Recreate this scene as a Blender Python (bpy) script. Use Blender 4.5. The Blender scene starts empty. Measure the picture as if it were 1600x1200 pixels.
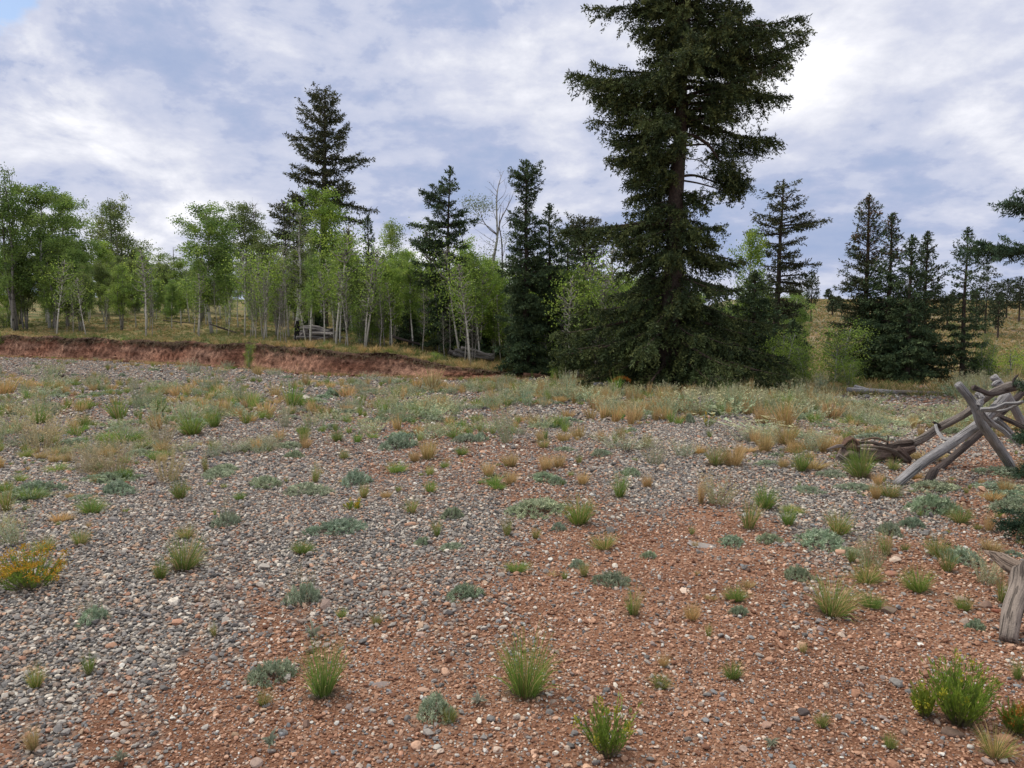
import bpy, math, random
import numpy as np
from mathutils import Vector, Matrix

S = bpy.context.scene
COL = S.collection
rnd = random.Random(7)
rs = np.random.RandomState(11)

# ------------------------------------------------------------------ camera
F = 1164.0                      # focal length in pixels of the 1600 px wide photograph
HOR = 515.0                     # eye level row
CZ = 1.65
PITCH = math.atan((600 - HOR) / F)
cam = bpy.data.cameras.new('camera')
cam.sensor_width = 36.0
cam.lens = F / 1600 * 36.0
cam.clip_start = 0.05
cam.clip_end = 3000
camo = bpy.data.objects.new('camera', cam)
COL.objects.link(camo)
camo.location = (0, 0, CZ)
camo.rotation_euler = (math.radians(90) - PITCH, 0, 0)
S.camera = camo

# ------------------------------------------------------------------ exposure
S.view_settings.view_transform = 'Standard'
S.view_settings.look = 'None'
S.view_settings.gamma = 1
S.view_settings.exposure = 0.38
S.render.engine = 'CYCLES'
S.cycles.max_bounces = 6
S.cycles.diffuse_bounces = 3
S.cycles.transmission_bounces = 3
S.cycles.transparent_max_bounces = 4

SUN_EL, SUN_AZ = math.radians(56), math.radians(-62)     # azimuth from +Y towards +X

# ------------------------------------------------------------------ node helper
class NT:
    def __init__(s, tree): s.t = tree; s.n = tree.nodes; s.l = tree.links
    def node(s, typ, **kw):
        nd = s.n.new(typ)
        for k, v in kw.items():
            if k == 'ins':
                for a, b in v.items(): s.put(nd.inputs[a], b)
            else: setattr(nd, k, v)
        return nd
    def put(s, sock, v):
        if isinstance(v, bpy.types.NodeSocket): s.l.new(v, sock)
        else: sock.default_value = v
    def math(s, op, a, b=0.0, c=0.0, clamp=False):
        nd = s.n.new('ShaderNodeMath'); nd.operation = op; nd.use_clamp = clamp
        s.put(nd.inputs[0], a); s.put(nd.inputs[1], b); s.put(nd.inputs[2], c)
        return nd.outputs[0]
    def vmath(s, op, a, b=(0, 0, 0)):
        nd = s.n.new('ShaderNodeVectorMath'); nd.operation = op
        s.put(nd.inputs[0], a); s.put(nd.inputs[1], b)
        return nd.outputs[1] if op in ('DOT_PRODUCT', 'LENGTH') else nd.outputs[0]
    def mix(s, f, a, b, blend='MIX'):
        nd = s.n.new('ShaderNodeMix'); nd.data_type = 'RGBA'; nd.blend_type = blend; nd.clamp_factor = True
        s.put(nd.inputs[0], f); s.put(nd.inputs[6], a); s.put(nd.inputs[7], b)
        return nd.outputs[2]
    def noise(s, vec, scale, detail=4, rough=0.55, dist=0.0, out=0):
        nd = s.n.new('ShaderNodeTexNoise')
        if vec is not None: s.put(nd.inputs['Vector'], vec)
        nd.inputs['Scale'].default_value = scale; nd.inputs['Detail'].default_value = detail
        nd.inputs['Roughness'].default_value = rough; nd.inputs['Distortion'].default_value = dist
        return nd.outputs[out]
    def ramp(s, f, stops, interp='LINEAR'):
        nd = s.n.new('ShaderNodeValToRGB'); nd.color_ramp.interpolation = interp
        el = nd.color_ramp.elements
        while len(el) < len(stops): el.new(0.5)
        for e, (p, c) in zip(el, stops):
            e.position = p; e.color = (c[0], c[1], c[2], 1) if not isinstance(c, (int, float)) else (c, c, c, 1)
        s.put(nd.inputs[0], f)
        return nd.outputs[0]
    def maprange(s, v, a, b, c=0.0, d=1.0, smooth=True):
        nd = s.n.new('ShaderNodeMapRange')
        if smooth: nd.interpolation_type = 'SMOOTHSTEP'
        s.put(nd.inputs[0], v)
        for i, x in enumerate((a, b, c, d)): nd.inputs[i + 1].default_value = x
        return nd.outputs[0]

def raydir(px, py):
    v = np.array([(px - 800) / F, 1.0, (600 - py) / F])
    c, s_ = math.cos(PITCH), math.sin(PITCH)
    return np.array([v[0], v[1] * c + v[2] * s_, -v[1] * s_ + v[2] * c])

# ------------------------------------------------------------------ world: broken overcast over a blue sky
W = bpy.data.worlds.new('World'); S.world = W; W.use_nodes = True
W.node_tree.nodes.clear()
w = NT(W.node_tree)
tc = w.node('ShaderNodeTexCoord').outputs['Generated']
dirn = w.vmath('NORMALIZE', tc)
sep = w.node('ShaderNodeSeparateXYZ', ins={0: dirn})
zz = w.math('MAXIMUM', sep.outputs[2], 0.0)
den = w.math('ADD', zz, 0.22)
cvec = w.node('ShaderNodeCombineXYZ', ins={0: w.math('DIVIDE', sep.outputs[0], den), 1: w.math('DIVIDE', sep.outputs[1], den), 2: w.math('MULTIPLY', zz, 0.6)}).outputs[0]
n1 = w.noise(w.vmath('ADD', cvec, (3.1, 7.7, 0.3)), 1.15, 9, 0.58, 0.1)
n2 = w.noise(w.vmath('ADD', cvec, (11.3, 2.9, 4.0)), 3.6, 9, 0.62, 0.1)
n4 = w.noise(w.vmath('ADD', w.vmath('MULTIPLY', dirn, (1, 1, 1.9)), (1.3, 4.4, 2.0)), 6.0, 10, 0.62, 0.35)
n5 = w.noise(w.vmath('ADD', w.vmath('MULTIPLY', dirn, (1, 1, 1.7)), (9.3, 1.4, 6.0)), 19.0, 8, 0.55, 0.15)
n3 = w.noise(w.vmath('ADD', cvec, (5.3, 12.9, 1.0)), 0.5, 3, 0.5, 0.2)
base = w.math('ADD', w.math('MULTIPLY', n1, 0.66), w.math('ADD', w.math('ADD', w.math('MULTIPLY', n2, 0.26), w.math('MULTIPLY', n4, 0.34)), w.math('MULTIPLY', n5, 0.17)))
def blob(px, py, k, amp):
    d = raydir(px, py); d = d / np.linalg.norm(d)
    dt = w.vmath('DOT_PRODUCT', dirn, tuple(d))
    return w.math('MULTIPLY', w.math('POWER', 2.718, w.math('MULTIPLY', w.math('SUBTRACT', dt, 1.0), k)), amp)
acc = 0.0
for b in [(30, 110, 500, .10), (110, 180, 1200, .07), (180, 240, 1200, .06), (270, 310, 1200, .07), (330, 370, 900, .06), (220, 390, 700, .10), (20, 200, 900, .03), (380, 210, 1500, -.03),
          (1235, 112, 1500, .11), (1200, 130, 3000, .05), (1290, 70, 700, .04), (1560, 220, 400, .05), (1480, 170, 300, .02), (680, 70, 1500, .05), (560, 190, 2500, -.03), (730, 260, 400, -.05), (1100, 420, 300, -.03), (600, 330, 900, -.03), (780, 330, 300, .03), (860, 300, 900, .05),
          (250, 90, 300, -.02), (440, 200, 500, -.03), (640, 240, 500, -.04), (380, 60, 900, .04), (800, 60, 900, .03), (480, 120, 1500, .03), (1290, 390, 250, -.07), (1400, 20, 400, -.04), (300, 350, 900, -.05), (90, 330, 300, -.03), (1450, 260, 200, -.03)]:
    acc = w.math('ADD', acc, blob(*b))
tot = w.math('ADD', base, w.math('MULTIPLY', acc, w.maprange(n4, .36, .62, .2, 1.7, False)))
cloud = w.ramp(tot, [(0.52, (.275, .345, .52)), (0.60, (.32, .38, .54)), (0.64, (.37, .415, .565)), (0.668, (.445, .48, .605)), (0.712, (.50, .525, .635)), (0.765, (.60, .615, .69)), (0.87, (.78, .78, .82))])
cloud = w.mix(w.maprange(sep.outputs[2], 0.45, 0.85), cloud, (.80, .78, .76, 1))
sky = w.node('ShaderNodeTexSky', sky_type='NISHITA', sun_disc=False)
sky.sun_elevation = SUN_EL; sky.sun_rotation = SUN_AZ
skyc = w.vmath('MULTIPLY', sky.outputs[0], (0.11, 0.11, 0.11))
d0 = raydir(-35, -25); d0 = d0 / np.linalg.norm(d0)
hole = w.math('ADD', w.vmath('DOT_PRODUCT', dirn, tuple(d0)), w.math('MULTIPLY', w.math('SUBTRACT', n2, 0.5), 0.006))
hole = w.maprange(hole, 0.9984, 0.9994, 0, 1)
final = w.mix(hole, cloud, skyc)
grd = w.mix(w.maprange(sep.outputs[2], -0.05, 0.0), (.14, .12, .09, 1), final)
bg = w.node('ShaderNodeBackground', ins={0: grd, 1: 1.0})
wo = w.node('ShaderNodeOutputWorld'); w.l.new(bg.outputs[0], wo.inputs[0])

sun = bpy.data.lights.new('sun', 'SUN'); sun.energy = 2.0; sun.angle = math.radians(9); sun.color = (1, .93, .82)
suno = bpy.data.objects.new('sun', sun); COL.objects.link(suno)
sd = Vector((math.sin(SUN_AZ) * math.cos(SUN_EL), math.cos(SUN_AZ) * math.cos(SUN_EL), math.sin(SUN_EL)))
suno.rotation_euler = sd.to_track_quat('Z', 'Y').to_euler(); suno.location = (-20, 10, 30)

# ------------------------------------------------------------------ terrain
def sm(x, a, b):
    t = np.clip((x - a) / (b - a), 0, 1); return t * t * (3 - 2 * t)
def wav(x, y, s, seed):
    r = np.random.RandomState(seed); o = 0
    for i in range(5):
        a = r.uniform(0, 6.28); f = s * r.uniform(.6, 1.6); o = o + np.sin((x * math.cos(a) + y * math.sin(a)) * f + r.uniform(0, 6.28))
    return o / 5
BX = np.array([-80, -48, -30.7, -19, -10.6, -6.9, -4.4, -2.1, 0.0, 2.0])
BY = np.array([60, 52, 44.7, 37.5, 31., 26.7, 25.6, 24.6, 25., 26.])
BH = np.array([1.3, 1.25, 1.23, 1.06, .98, .87, .76, .42, .16, 0.0])
GX = np.array([-60, -30, -10, -4, 0, 3, 20]); GS = np.array([.10, .095, .07, .045, .015, .0, .0])
def bank_y(x): return np.interp(x, BX, BY) + .16 * np.sin(x * 1.1) + .1 * np.sin(x * 2.7 + 1)
def bank_h(x): return np.interp(x, BX, BH) * (1 + .05 * np.sin(x * 1.7 + 2))
def H(x, y):
    x = np.asarray(x, float); y = np.asarray(y, float)
    yb = bank_y(x); hb = bank_h(x); g = np.interp(x, GX, GS)
    step = sm(y, yb + .38, yb + .72) * hb
    beyond = np.maximum(y - yb - .7, 0)
    rise = g * 90 * (1 - np.exp(-beyond / 90)) * np.where(x < 3, 1, 1)
    z = step + rise
    # right hand side: a shallow valley, then a grassy hill
    r = x / (np.maximum(y, 1) + 3)
    wr = sm(r, .12, .30)
    val = -1.7 * sm(y, 22, 34) + 8.2 * sm(y, 48, 125) + .35 * wav(x, y, .12, 5) * sm(y, 40, 80)
    z = z * (1 - wr) + val * wr
    near = sm(y, 60, 30)
    z = z + near * (.018 * wav(x, y, 1.3, 1) + .03 * wav(x, y, .45, 2)) * sm(np.hypot(x, y), .5, 4) + (1 - near) * .3 * wav(x, y, .15, 3)
    z = z - .05 * sm(x, 3.0, 4.5) * sm(y, 1.5, 4) * (1 - sm(y, 6, 9))
    z = z + np.where(np.hypot(x, y) > 160, 6 * sm(np.hypot(x, y), 160, 420), 0)
    return z
def Hs(x, y): return float(H(np.array([x]), np.array([y]))[0])
def at(px, py):
    """point of the terrain seen at photo pixel px, py"""
    d = raydir(px, py)
    t = np.concatenate([np.arange(1.5, 60, .02), np.arange(60, 300, .2)])
    x, y, z = d[0] * t, d[1] * t, CZ + d[2] * t
    hit = np.nonzero(z < H(x, y))[0]
    i = hit[0] if len(hit) else len(t) - 1
    return x[i], y[i], float(H(x[i:i + 1], y[i:i + 1])[0])
def P(px, py, Y):
    d = raydir(px, py); k = Y / d[1]
    return np.array([d[0] * k, Y, CZ + d[2] * k])
def proj(x, y, z):
    c, s_ = math.cos(PITCH), math.sin(PITCH)
    zz = np.asarray(z) - CZ
    f = np.asarray(y) * c - zz * s_; u = np.asarray(y) * s_ + zz * c
    f = np.maximum(f, .05)
    return 800 + F * np.asarray(x) / f, 600 - F * u / f
GP = np.array([(0,850,1),(150,800,1),(100,950,1),(250,1000,1),(0,1080,1),(100,1080,.9),(0,1180,.35),(150,1150,.3),(300,1080,.2),(350,980,.8),(450,880,1),(420,1000,.25),(500,1100,.03),(350,1180,.08),(600,850,.95),(560,930,.7),(650,950,.35),(600,1020,.08),(700,880,.6),(750,940,.3),(850,900,.2),(900,860,.2),(750,820,.85),(850,800,.5),(950,790,.5),(1000,760,.9),(1050,730,1),(1150,700,1),(1100,660,1),(1250,790,.9),(1350,800,.95),(1200,750,.9),(1450,810,.7),(1500,850,.15),(1100,830,.12),(1200,860,.08),(1000,900,.05),(1100,1000,.03),(1400,950,.0),(1500,1100,0),(800,1100,.03),(1200,1150,.03),(900,1000,.05),(300,760,.85),(200,700,.8),(100,650,.6),(50,600,.7),(250,620,.85),(350,600,.9),(450,650,.7),(550,700,.6),(650,680,.35),(600,740,.5),(500,760,.8),(700,760,.6),(750,700,.4),(850,720,.4),(900,690,.7),(850,650,.7),(700,630,.7),(500,600,.85),(950,640,.8),(1300,700,.6),(1350,740,.6),(1250,680,.6),(1550,760,.4),(1400,870,.1),(1000,845,.1)], float)
def gravelness(x, y):
    px, py = proj(x, y, 0 * np.asarray(x))
    px = np.clip(px, -60, 1660); py = np.clip(py, 585, 1215)
    ly = 260 * np.log(np.maximum(py - 515, 30)); gy = 260 * np.log(GP[:, 1] - 515)
    num = np.zeros_like(px); d_ = np.zeros_like(px)
    for (a, b, c), g2 in zip(GP, gy):
        wt = 1 / (((px - a) ** 2 * .6 + (ly - g2) ** 2) + 250) ** 1.7
        num += wt * c; d_ += wt
    g = num / d_ + .16 * wav(x, y, 3.2, 21) + .10 * wav(x, y, 8., 22)
    return np.clip(g, 0, 1)

# ------------------------------------------------------------------ mesh builder
class MB:
    def __init__(s): s.v = []; s.t = []; s.q = []; s.c = []; s.n = 0
    def add(s, v, tris=None, quads=None, col=(1, 1, 1)):
        v = np.asarray(v, float).reshape(-1, 3); s.v.append(v)
        c = np.asarray(col, float)
        if c.ndim == 1: c = np.tile(c[:3], (len(v), 1))
        s.c.append(c)
        if tris is not None and len(tris): s.t.append(np.asarray(tris, np.int64).reshape(-1, 3) + s.n)
        if quads is not None and len(quads): s.q.append(np.asarray(quads, np.int64).reshape(-1, 4) + s.n)
        s.n += len(v)
    def mesh(s, name, mat, smooth=False):
        me = bpy.data.meshes.new(name)
        V = np.concatenate(s.v); C = np.concatenate(s.c)
        T = np.concatenate(s.t) if s.t else np.zeros((0, 3), np.int64)
        Q = np.concatenate(s.q) if s.q else np.zeros((0, 4), np.int64)
        me.vertices.add(len(V)); me.vertices.foreach_set('co', V.astype(np.float32).ravel())
        nl = T.size + Q.size
        me.loops.add(nl); me.loops.foreach_set('vertex_index', np.concatenate([T.ravel(), Q.ravel()]).astype(np.int32))
        me.polygons.add(len(T) + len(Q))
        ls = np.concatenate([np.arange(len(T)) * 3, T.size + np.arange(len(Q)) * 4]).astype(np.int32)
        me.polygons.foreach_set('loop_start', ls)
        if smooth: me.polygons.foreach_set('use_smooth', np.ones(len(ls), bool))
        else: me.polygons.foreach_set('use_smooth', np.zeros(len(ls), bool))
        me.update(calc_edges=True)
        a = me.attributes.new('col', 'FLOAT_COLOR', 'POINT')
        a.data.foreach_set('color', np.concatenate([C, np.ones((len(C), 1))], 1).astype(np.float32).ravel())
        me.materials.append(mat)
        return me
    def obj(s, name, mat, parent=None, smooth=False):
        o = bpy.data.objects.new(name, s.mesh(name, mat, smooth)); COL.objects.link(o)
        if parent is not None: o.parent = parent
        return o
def tag(o, label=None, cat=None, group=None, kind=None):
    if label: o['label'] = label
    if cat: o['category'] = cat
    if group: o['group'] = group
    if kind: o['kind'] = kind
    return o
def empty(name, loc, rz=0.0):
    o = bpy.data.objects.new(name, None); COL.objects.link(o); o.location = loc; o.rotation_euler = (0, 0, rz); o.empty_display_size = .2
    return o
def norm(a): return a / np.maximum(np.linalg.norm(a, axis=-1, keepdims=True), 1e-9)

def tube(mb, pts, rad, n=8, col=(1, 1, 1), rough=0.0, cap=True, r_=None, jit=None):
    pts = np.asarray(pts, float); k = len(pts); rad = np.broadcast_to(np.asarray(rad, float), (k,))
    r_ = r_ or rs
    tan = norm(np.gradient(pts, axis=0))
    up = np.array([.13, .21, .97]) if abs(tan[0][2]) < .8 else np.array([.97, .2, .1])
    nrm = norm(np.cross(tan, up)); bi = norm(np.cross(tan, nrm))
    a = np.arange(n) / n * 2 * np.pi
    rr = rad[:, None] * (1 + rough * (r_.rand(k, n) - .5) * 2)
    if jit is not None: rr = rr * (1 + jit * np.sin(3 * a[None, :] + 1.7 + np.arange(k)[:, None] * .22))
    ring = pts[:, None] + (nrm[:, None] * np.cos(a)[None, :, None] + bi[:, None] * np.sin(a)[None, :, None]) * rr[..., None]
    v = ring.reshape(-1, 3); q = []
    i = np.arange(k - 1)[:, None] * n; j = np.arange(n)[None]
    q = np.stack([i + j, i + (j + 1) % n, i + n + (j + 1) % n, i + n + j], -1).reshape(-1, 4)
    t = []
    if cap:
        v = np.concatenate([v, pts[:1], pts[-1:]]); c0, c1 = k * n, k * n + 1
        t = [(c0, (m + 1) % n, m) for m in range(n)] + [(c1, (k - 1) * n + m, (k - 1) * n + (m + 1) % n) for m in range(n)]
    c = np.asarray(col, float)
    if c.ndim == 2 and len(c) == k:
        c = np.repeat(c, n, 0)
        if cap: c = np.concatenate([c, c[:1], c[-1:]])
    mb.add(v, t, q, c)

def kites(mb, o, d, L, wd, col, r_=None):
    """leaf / needle shaped quads at o pointing along d"""
    r_ = r_ or rs
    o = np.asarray(o); n = len(o); d = norm(d)
    s_ = norm(np.cross(d, norm(r_.randn(n, 3))))
    L = np.broadcast_to(L, (n,))[:, None]; wd = np.broadcast_to(wd, (n,))[:, None]
    v = np.stack([o, o + d * L * .45 + s_ * wd * .5, o + d * L, o + d * L * .45 - s_ * wd * .5], 1).reshape(-1, 3)
    q = np.arange(4 * n).reshape(-1, 4)
    c = np.asarray(col); c = np.repeat(c, 4, 0) if c.ndim == 2 else c
    mb.add(v, None, q, c)

def ribbons(mb, o, d, L, wd, bend, c0, c1, segs=3, r_=None):
    """grass blades; bend = sideways sag outwards/down"""
    r_ = r_ or rs
    n = len(o); d = norm(d); L = np.broadcast_to(L, (n,)); wd = np.broadcast_to(wd, (n,)); bend = np.broadcast_to(bend, (n,))
    side = norm(np.cross(d, norm(r_.randn(n, 3))))
    hor = d.copy(); hor[:, 2] = 0; hor = norm(hor + 1e-4)
    rows = []; cs = []
    for i in range(segs + 1):
        t = i / segs
        p = o + d * (L * t)[:, None] + hor * (L * bend * t ** 2)[:, None] * .6 - np.array([0, 0, 1]) * (L * bend * t ** 2.2)[:, None] * .5
        c = c0 * (1 - t) + c1 * t
        if i < segs:
            h = (wd * .5 * (1 - .55 * t))[:, None]
            rows += [p - side * h, p + side * h]; cs += [c, c]
        else: rows.append(p); cs.append(c)
    m = len(rows)
    v = np.stack(rows, 1).reshape(-1, 3); cc = np.stack(cs, 1).reshape(-1, 3)
    b = (np.arange(n) * m)[:, None]
    q = [b + np.array([[2 * i, 2 * i + 1, 2 * i + 3, 2 * i + 2]]) for i in range(segs - 1)]
    t = b + np.array([[2 * segs - 2, 2 * segs - 1, 2 * segs]])
    mb.add(v, t, np.concatenate(q) if q else None, cc)
def vary(c, n, a=.2, r_=None):
    r_ = r_ or rs
    c = np.asarray(c, float)
    return np.clip(c[None] * (1 + a * (r_.rand(n, 1) * 2 - 1)) * (1 + a * .35 * (r_.rand(n, 3) * 2 - 1)), 0, 1)
def pick(pal, n, p=None, r_=None):
    r_ = r_ or rs
    return np.asarray(pal, float)[r_.choice(len(pal), n, p=p)]

# ------------------------------------------------------------------ materials
def new_mat(name):
    m = bpy.data.materials.new(name); m.use_nodes = True; m.node_tree.nodes.clear(); return m, NT(m.node_tree)
def attr_mat(name, rough=.85, trans=0.0, nscale=20, namp=.25, bump=0.0, bscale=60, spec=.2):
    m, n = new_mat(name)
    a = n.node('ShaderNodeAttribute', attribute_name='col').outputs[0]
    oi = n.node('ShaderNodeObjectInfo')
    pos = n.node('ShaderNodeTexCoord').outputs['Object']
    c = n.mix(1.0, a, oi.outputs['Color'], 'MULTIPLY')
    nz = n.maprange(n.noise(pos, nscale, 3), .3, .7, 1 - namp, 1 + namp, False)
    c = n.vmath('MULTIPLY', c, n.node('ShaderNodeCombineXYZ', ins={0: nz, 1: nz, 2: nz}).outputs[0])
    p = n.node('ShaderNodeBsdfPrincipled', ins={'Base Color': c, 'Roughness': rough, 'Specular IOR Level': spec})
    if bump:
        b = n.node('ShaderNodeBump', ins={'Height': n.noise(pos, bscale, 5, .6), 'Strength': 1.0, 'Distance': bump})
        n.l.new(b.outputs[0], p.inputs['Normal'])
    sh = p.outputs[0]
    if trans:
        tr = n.node('ShaderNodeBsdfTranslucent', ins={0: c})
        sh = n.node('ShaderNodeMixShader', ins={0: trans, 1: sh, 2: tr.outputs[0]}).outputs[0]
    o = n.node('ShaderNodeOutputMaterial'); n.l.new(sh, o.inputs[0])
    return m
M_LEAF = attr_mat('leaf', .6, .45, 2.5, .25, spec=.25)
M_NEEDLE = attr_mat('needle', .7, .15, 1.6, .3, spec=.2)
M_GRASS = attr_mat('grass_blade', .75, .3, 8, .15)
M_SAGE = attr_mat('sage_leaf', .9, .2, 14, .2)
M_STONE = attr_mat('stone', .8, 0, 90, .18, .002, 160, .3)
M_BARK = attr_mat('spruce_bark', .95, 0, 14, .4, .03, 26)

def wood_mat(name, sc=1.0, dark=.35):
    m, n = new_mat(name)
    a = n.node('ShaderNodeAttribute', attribute_name='col').outputs[0]
    g = n.node('ShaderNodeAttribute', attribute_name='along').outputs['Vector']
    pos = n.node('ShaderNodeTexCoord').outputs['Object']
    st = n.vmath('MULTIPLY', g, (9 * sc, 3.0, 3.0))
    gr = n.noise(n.vmath('MULTIPLY', g, (95, 2.6, 95)), 1.0, 6, .65, .4)
    blot = n.noise(pos, 5, 4)
    f = n.maprange(gr, .34, .66, 1 - dark, 1.3, False)
    f2 = n.math('MULTIPLY', f, n.maprange(blot, .3, .7, .72, 1.2, False))
    crack = n.maprange(n.noise(n.vmath('MULTIPLY', g, (60, 1.5, 60)), 1.0, 3, .5, .8), .58, .64, 1, .4)
    f2 = n.math('MULTIPLY', f2, crack)
    c = n.vmath('MULTIPLY', a, n.node('ShaderNodeCombineXYZ', ins={0: f2, 1: f2, 2: f2}).outputs[0])
    b = n.node('ShaderNodeBump', ins={'Height': n.math('ADD', n.math('ADD', gr, crack), n.noise(pos, 38, 4, .6)), 'Strength': 1.0, 'Distance': .014})
    p = n.node('ShaderNodeBsdfPrincipled', ins={'Base Color': c, 'Roughness': .85, 'Specular IOR Level': .25, 'Normal': b.outputs[0]})
    o = n.node('ShaderNodeOutputMaterial'); n.l.new(p.outputs[0], o.inputs[0])
    return m
M_WOOD = wood_mat('weathered_wood')

def aspen_bark():
    m, n = new_mat('aspen_bark')
    a = n.node('ShaderNodeAttribute', attribute_name='col').outputs[0]
    pos = n.node('ShaderNodeTexCoord').outputs['Object']
    bands = n.noise(n.vmath('MULTIPLY', pos, (5, 5, 16)), 1.0, 4, .6)
    knots = n.noise(n.vmath('MULTIPLY', pos, (7, 7, 5)), 1.0, 2, .5)
    f = n.math('MULTIPLY', n.maprange(bands, .55, .63, 1, .45), n.maprange(knots, .60, .66, 1, .25))
    c = n.vmath('MULTIPLY', a, n.node('ShaderNodeCombineXYZ', ins={0: f, 1: f, 2: f}).outputs[0])
    p = n.node('ShaderNodeBsdfPrincipled', ins={'Base Color': c, 'Roughness': .8, 'Specular IOR Level': .2})
    o = n.node('ShaderNodeOutputMaterial'); n.l.new(p.outputs[0], o.inputs[0])
    return m
M_ASPEN = aspen_bark()

def ground_mat():
    m, n = new_mat('ground_soil')
    pos = n.node('ShaderNodeTexCoord').outputs['Object']
    z = n.node('ShaderNodeAttribute', attribute_name='zone')      # r gravel, g meadow, b red earth of the bank
    sp = n.node('ShaderNodeSeparateColor', ins={0: z.outputs[0]})
    gv, md, hill = sp.outputs[0], sp.outputs[1], sp.outputs[2]
    # red granite grit
    fine = n.noise(pos, 60, 6, .65)
    mid = n.noise(pos, 7, 4, .6)
    big = n.noise(pos, .9, 4, .6)
    vor = n.node('ShaderNodeTexVoronoi', ins={'Vector': pos, 'Scale': 75.0, 'Randomness': 1.0})
    vs = n.node('ShaderNodeSeparateColor', ins={0: vor.outputs['Color']})
    grit = n.ramp(vs.outputs[0], [(0, (.14, .062, .036)), (.35, (.25, .122, .07)), (.7, (.34, .178, .105)), (.88, (.42, .28, .20)), (1, (.48, .42, .36))])
    soil = n.ramp(fine, [(.3, (.13, .062, .037)), (.5, (.245, .124, .076)), (.72, (.36, .205, .135))])
    red = n.mix(.5, grit, soil)
    red = n.mix(n.maprange(big, .4, .62, 0, .9), red, n.mix(1.0, red, (.66, .62, .60, 1), 'MULTIPLY'))
    # grey pebbles seen from far
    vg = n.node('ShaderNodeTexVoronoi', ins={'Vector': pos, 'Scale': 32.0, 'Randomness': 1.0})
    vgs = n.node('ShaderNodeSeparateColor', ins={0: vg.outputs['Color']})
    grey = n.ramp(vgs.outputs[1], [(0, (.05, .05, .052)), (.3, (.14, .138, .138)), (.55, (.25, .24, .23)), (.75, (.31, .235, .18)), (.9, (.42, .39, .35)), (1, (.58, .56, .52))])
    grey = n.mix(n.maprange(vg.outputs[0], .35, .75, 0, .8), grey, (.05, .038, .032, 1))
    gm = n.maprange(n.math('ADD', gv, n.math('MULTIPLY', n.math('SUBTRACT', mid, .5), 1.1)), .30, .85)
    pad = n.mix(gm, red, grey)
    # meadow turf
    t1 = n.noise(pos, .55, 5, .65); t2 = n.noise(pos, 9, 4, .7)
    turf = n.ramp(t1, [(.36, (.10, .125, .04)), (.48, (.17, .165, .065)), (.60, (.33, .24, .115)), (.7, (.27, .235, .10))])
    turf = n.mix(n.maprange(t2, .35, .7, 0, .6), turf, (.06, .055, .03, 1))
    hl = n.ramp(n.noise(n.vmath('MULTIPLY', pos, (.1, .35, .35)), 1, 6, .65), [(.36, (.13, .13, .07)), (.47, (.20, .18, .11)), (.58, (.27, .22, .15)), (.7, (.23, .165, .115))])
    hl = n.mix(n.maprange(n.noise(pos, 1.6, 4, .7), .5, .68, 0, .7), hl, (.07, .075, .035, 1))
    c = n.mix(md, pad, turf); c = n.mix(hill, c, hl)
    hgt = n.math('ADD', n.math('MULTIPLY', vor.outputs[0], -.35), n.math('ADD', n.math('MULTIPLY', fine, .8), n.math('MULTIPLY', mid, 2.4)))
    b = n.node('ShaderNodeBump', ins={'Height': hgt, 'Strength': 1.0, 'Distance': .014})
    p = n.node('ShaderNodeBsdfPrincipled', ins={'Base Color': c, 'Roughness': .95, 'Specular IOR Level': .15, 'Normal': b.outputs[0]})
    o = n.node('ShaderNodeOutputMaterial'); n.l.new(p.outputs[0], o.inputs[0])
    return m
M_GROUND = ground_mat()

def bank_mat():
    m, n = new_mat('cut_earth')
    a = n.node('ShaderNodeAttribute', attribute_name='col').outputs[0]
    pos = n.node('ShaderNodeTexCoord').outputs['Object']
    lay = n.noise(n.vmath('MULTIPLY', pos, (1.6, 1.6, 4)), 1, 6, .7)
    fn = n.noise(pos, 9, 6, .7)
    f = n.math('MULTIPLY', n.maprange(lay, .32, .68, .5, 1.4, False), n.maprange(fn, .34, .66, .45, 1.45, False))
    c = n.vmath('MULTIPLY', a, n.node('ShaderNodeCombineXYZ', ins={0: f, 1: f, 2: f}).outputs[0])
    b = n.node('ShaderNodeBump', ins={'Height': fn, 'Strength': 1.0, 'Distance': .12})
    p = n.node('ShaderNodeBsdfPrincipled', ins={'Base Color': c, 'Roughness': .95, 'Specular IOR Level': .1, 'Normal': b.outputs[0]})
    o = n.node('ShaderNodeOutputMaterial'); n.l.new(p.outputs[0], o.inputs[0])
    return m
M_BANK = bank_mat()

# ------------------------------------------------------------------ ground sheet
ra = np.concatenate([np.geomspace(.4, 20, 190)[:-1], np.arange(20, 56, .16), np.geomspace(56, 900, 110)])
aa = np.radians(np.concatenate([np.arange(-180, -46, 4.), np.arange(-46, 46, .28), np.arange(46, 180, 4.)]))
A, R_ = np.meshgrid(aa, ra)
gx, gy = R_ * np.sin(A), R_ * np.cos(A)
gz = H(gx, gy)
nr, na = gx.shape
vv = np.stack([gx, gy, gz], -1).reshape(-1, 3)
vv = np.concatenate([vv, [[0, 0, Hs(0, 0)]]])
i = np.arange(nr - 1)[:, None] * na; j = np.arange(na)[None]
gq = np.stack([i + j, i + (j + 1) % na, i + na + (j + 1) % na, i + na + j], -1).reshape(-1, 4)[:, ::-1]
gt = [(nr * na, (m_ + 1) % na, m_) for m_ in range(na)]
mb = MB(); mb.add(vv, gt, gq)
ground = mb.obj('ground', M_GROUND, smooth=True); ground['kind'] = 'structure'
x_, y_ = vv[:, 0], vv[:, 1]
gz_ = gravelness(x_, y_) * (y_ > 0) + .3 * (y_ <= 0)
md_ = np.clip(sm(y_, bank_y(x_) + .2, bank_y(x_) + .9), 0, 1) * (x_ < 14) + sm(y_, 21.2, 23) * (x_ >= -1)
md_ = np.clip(md_, 0, 1)
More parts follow.
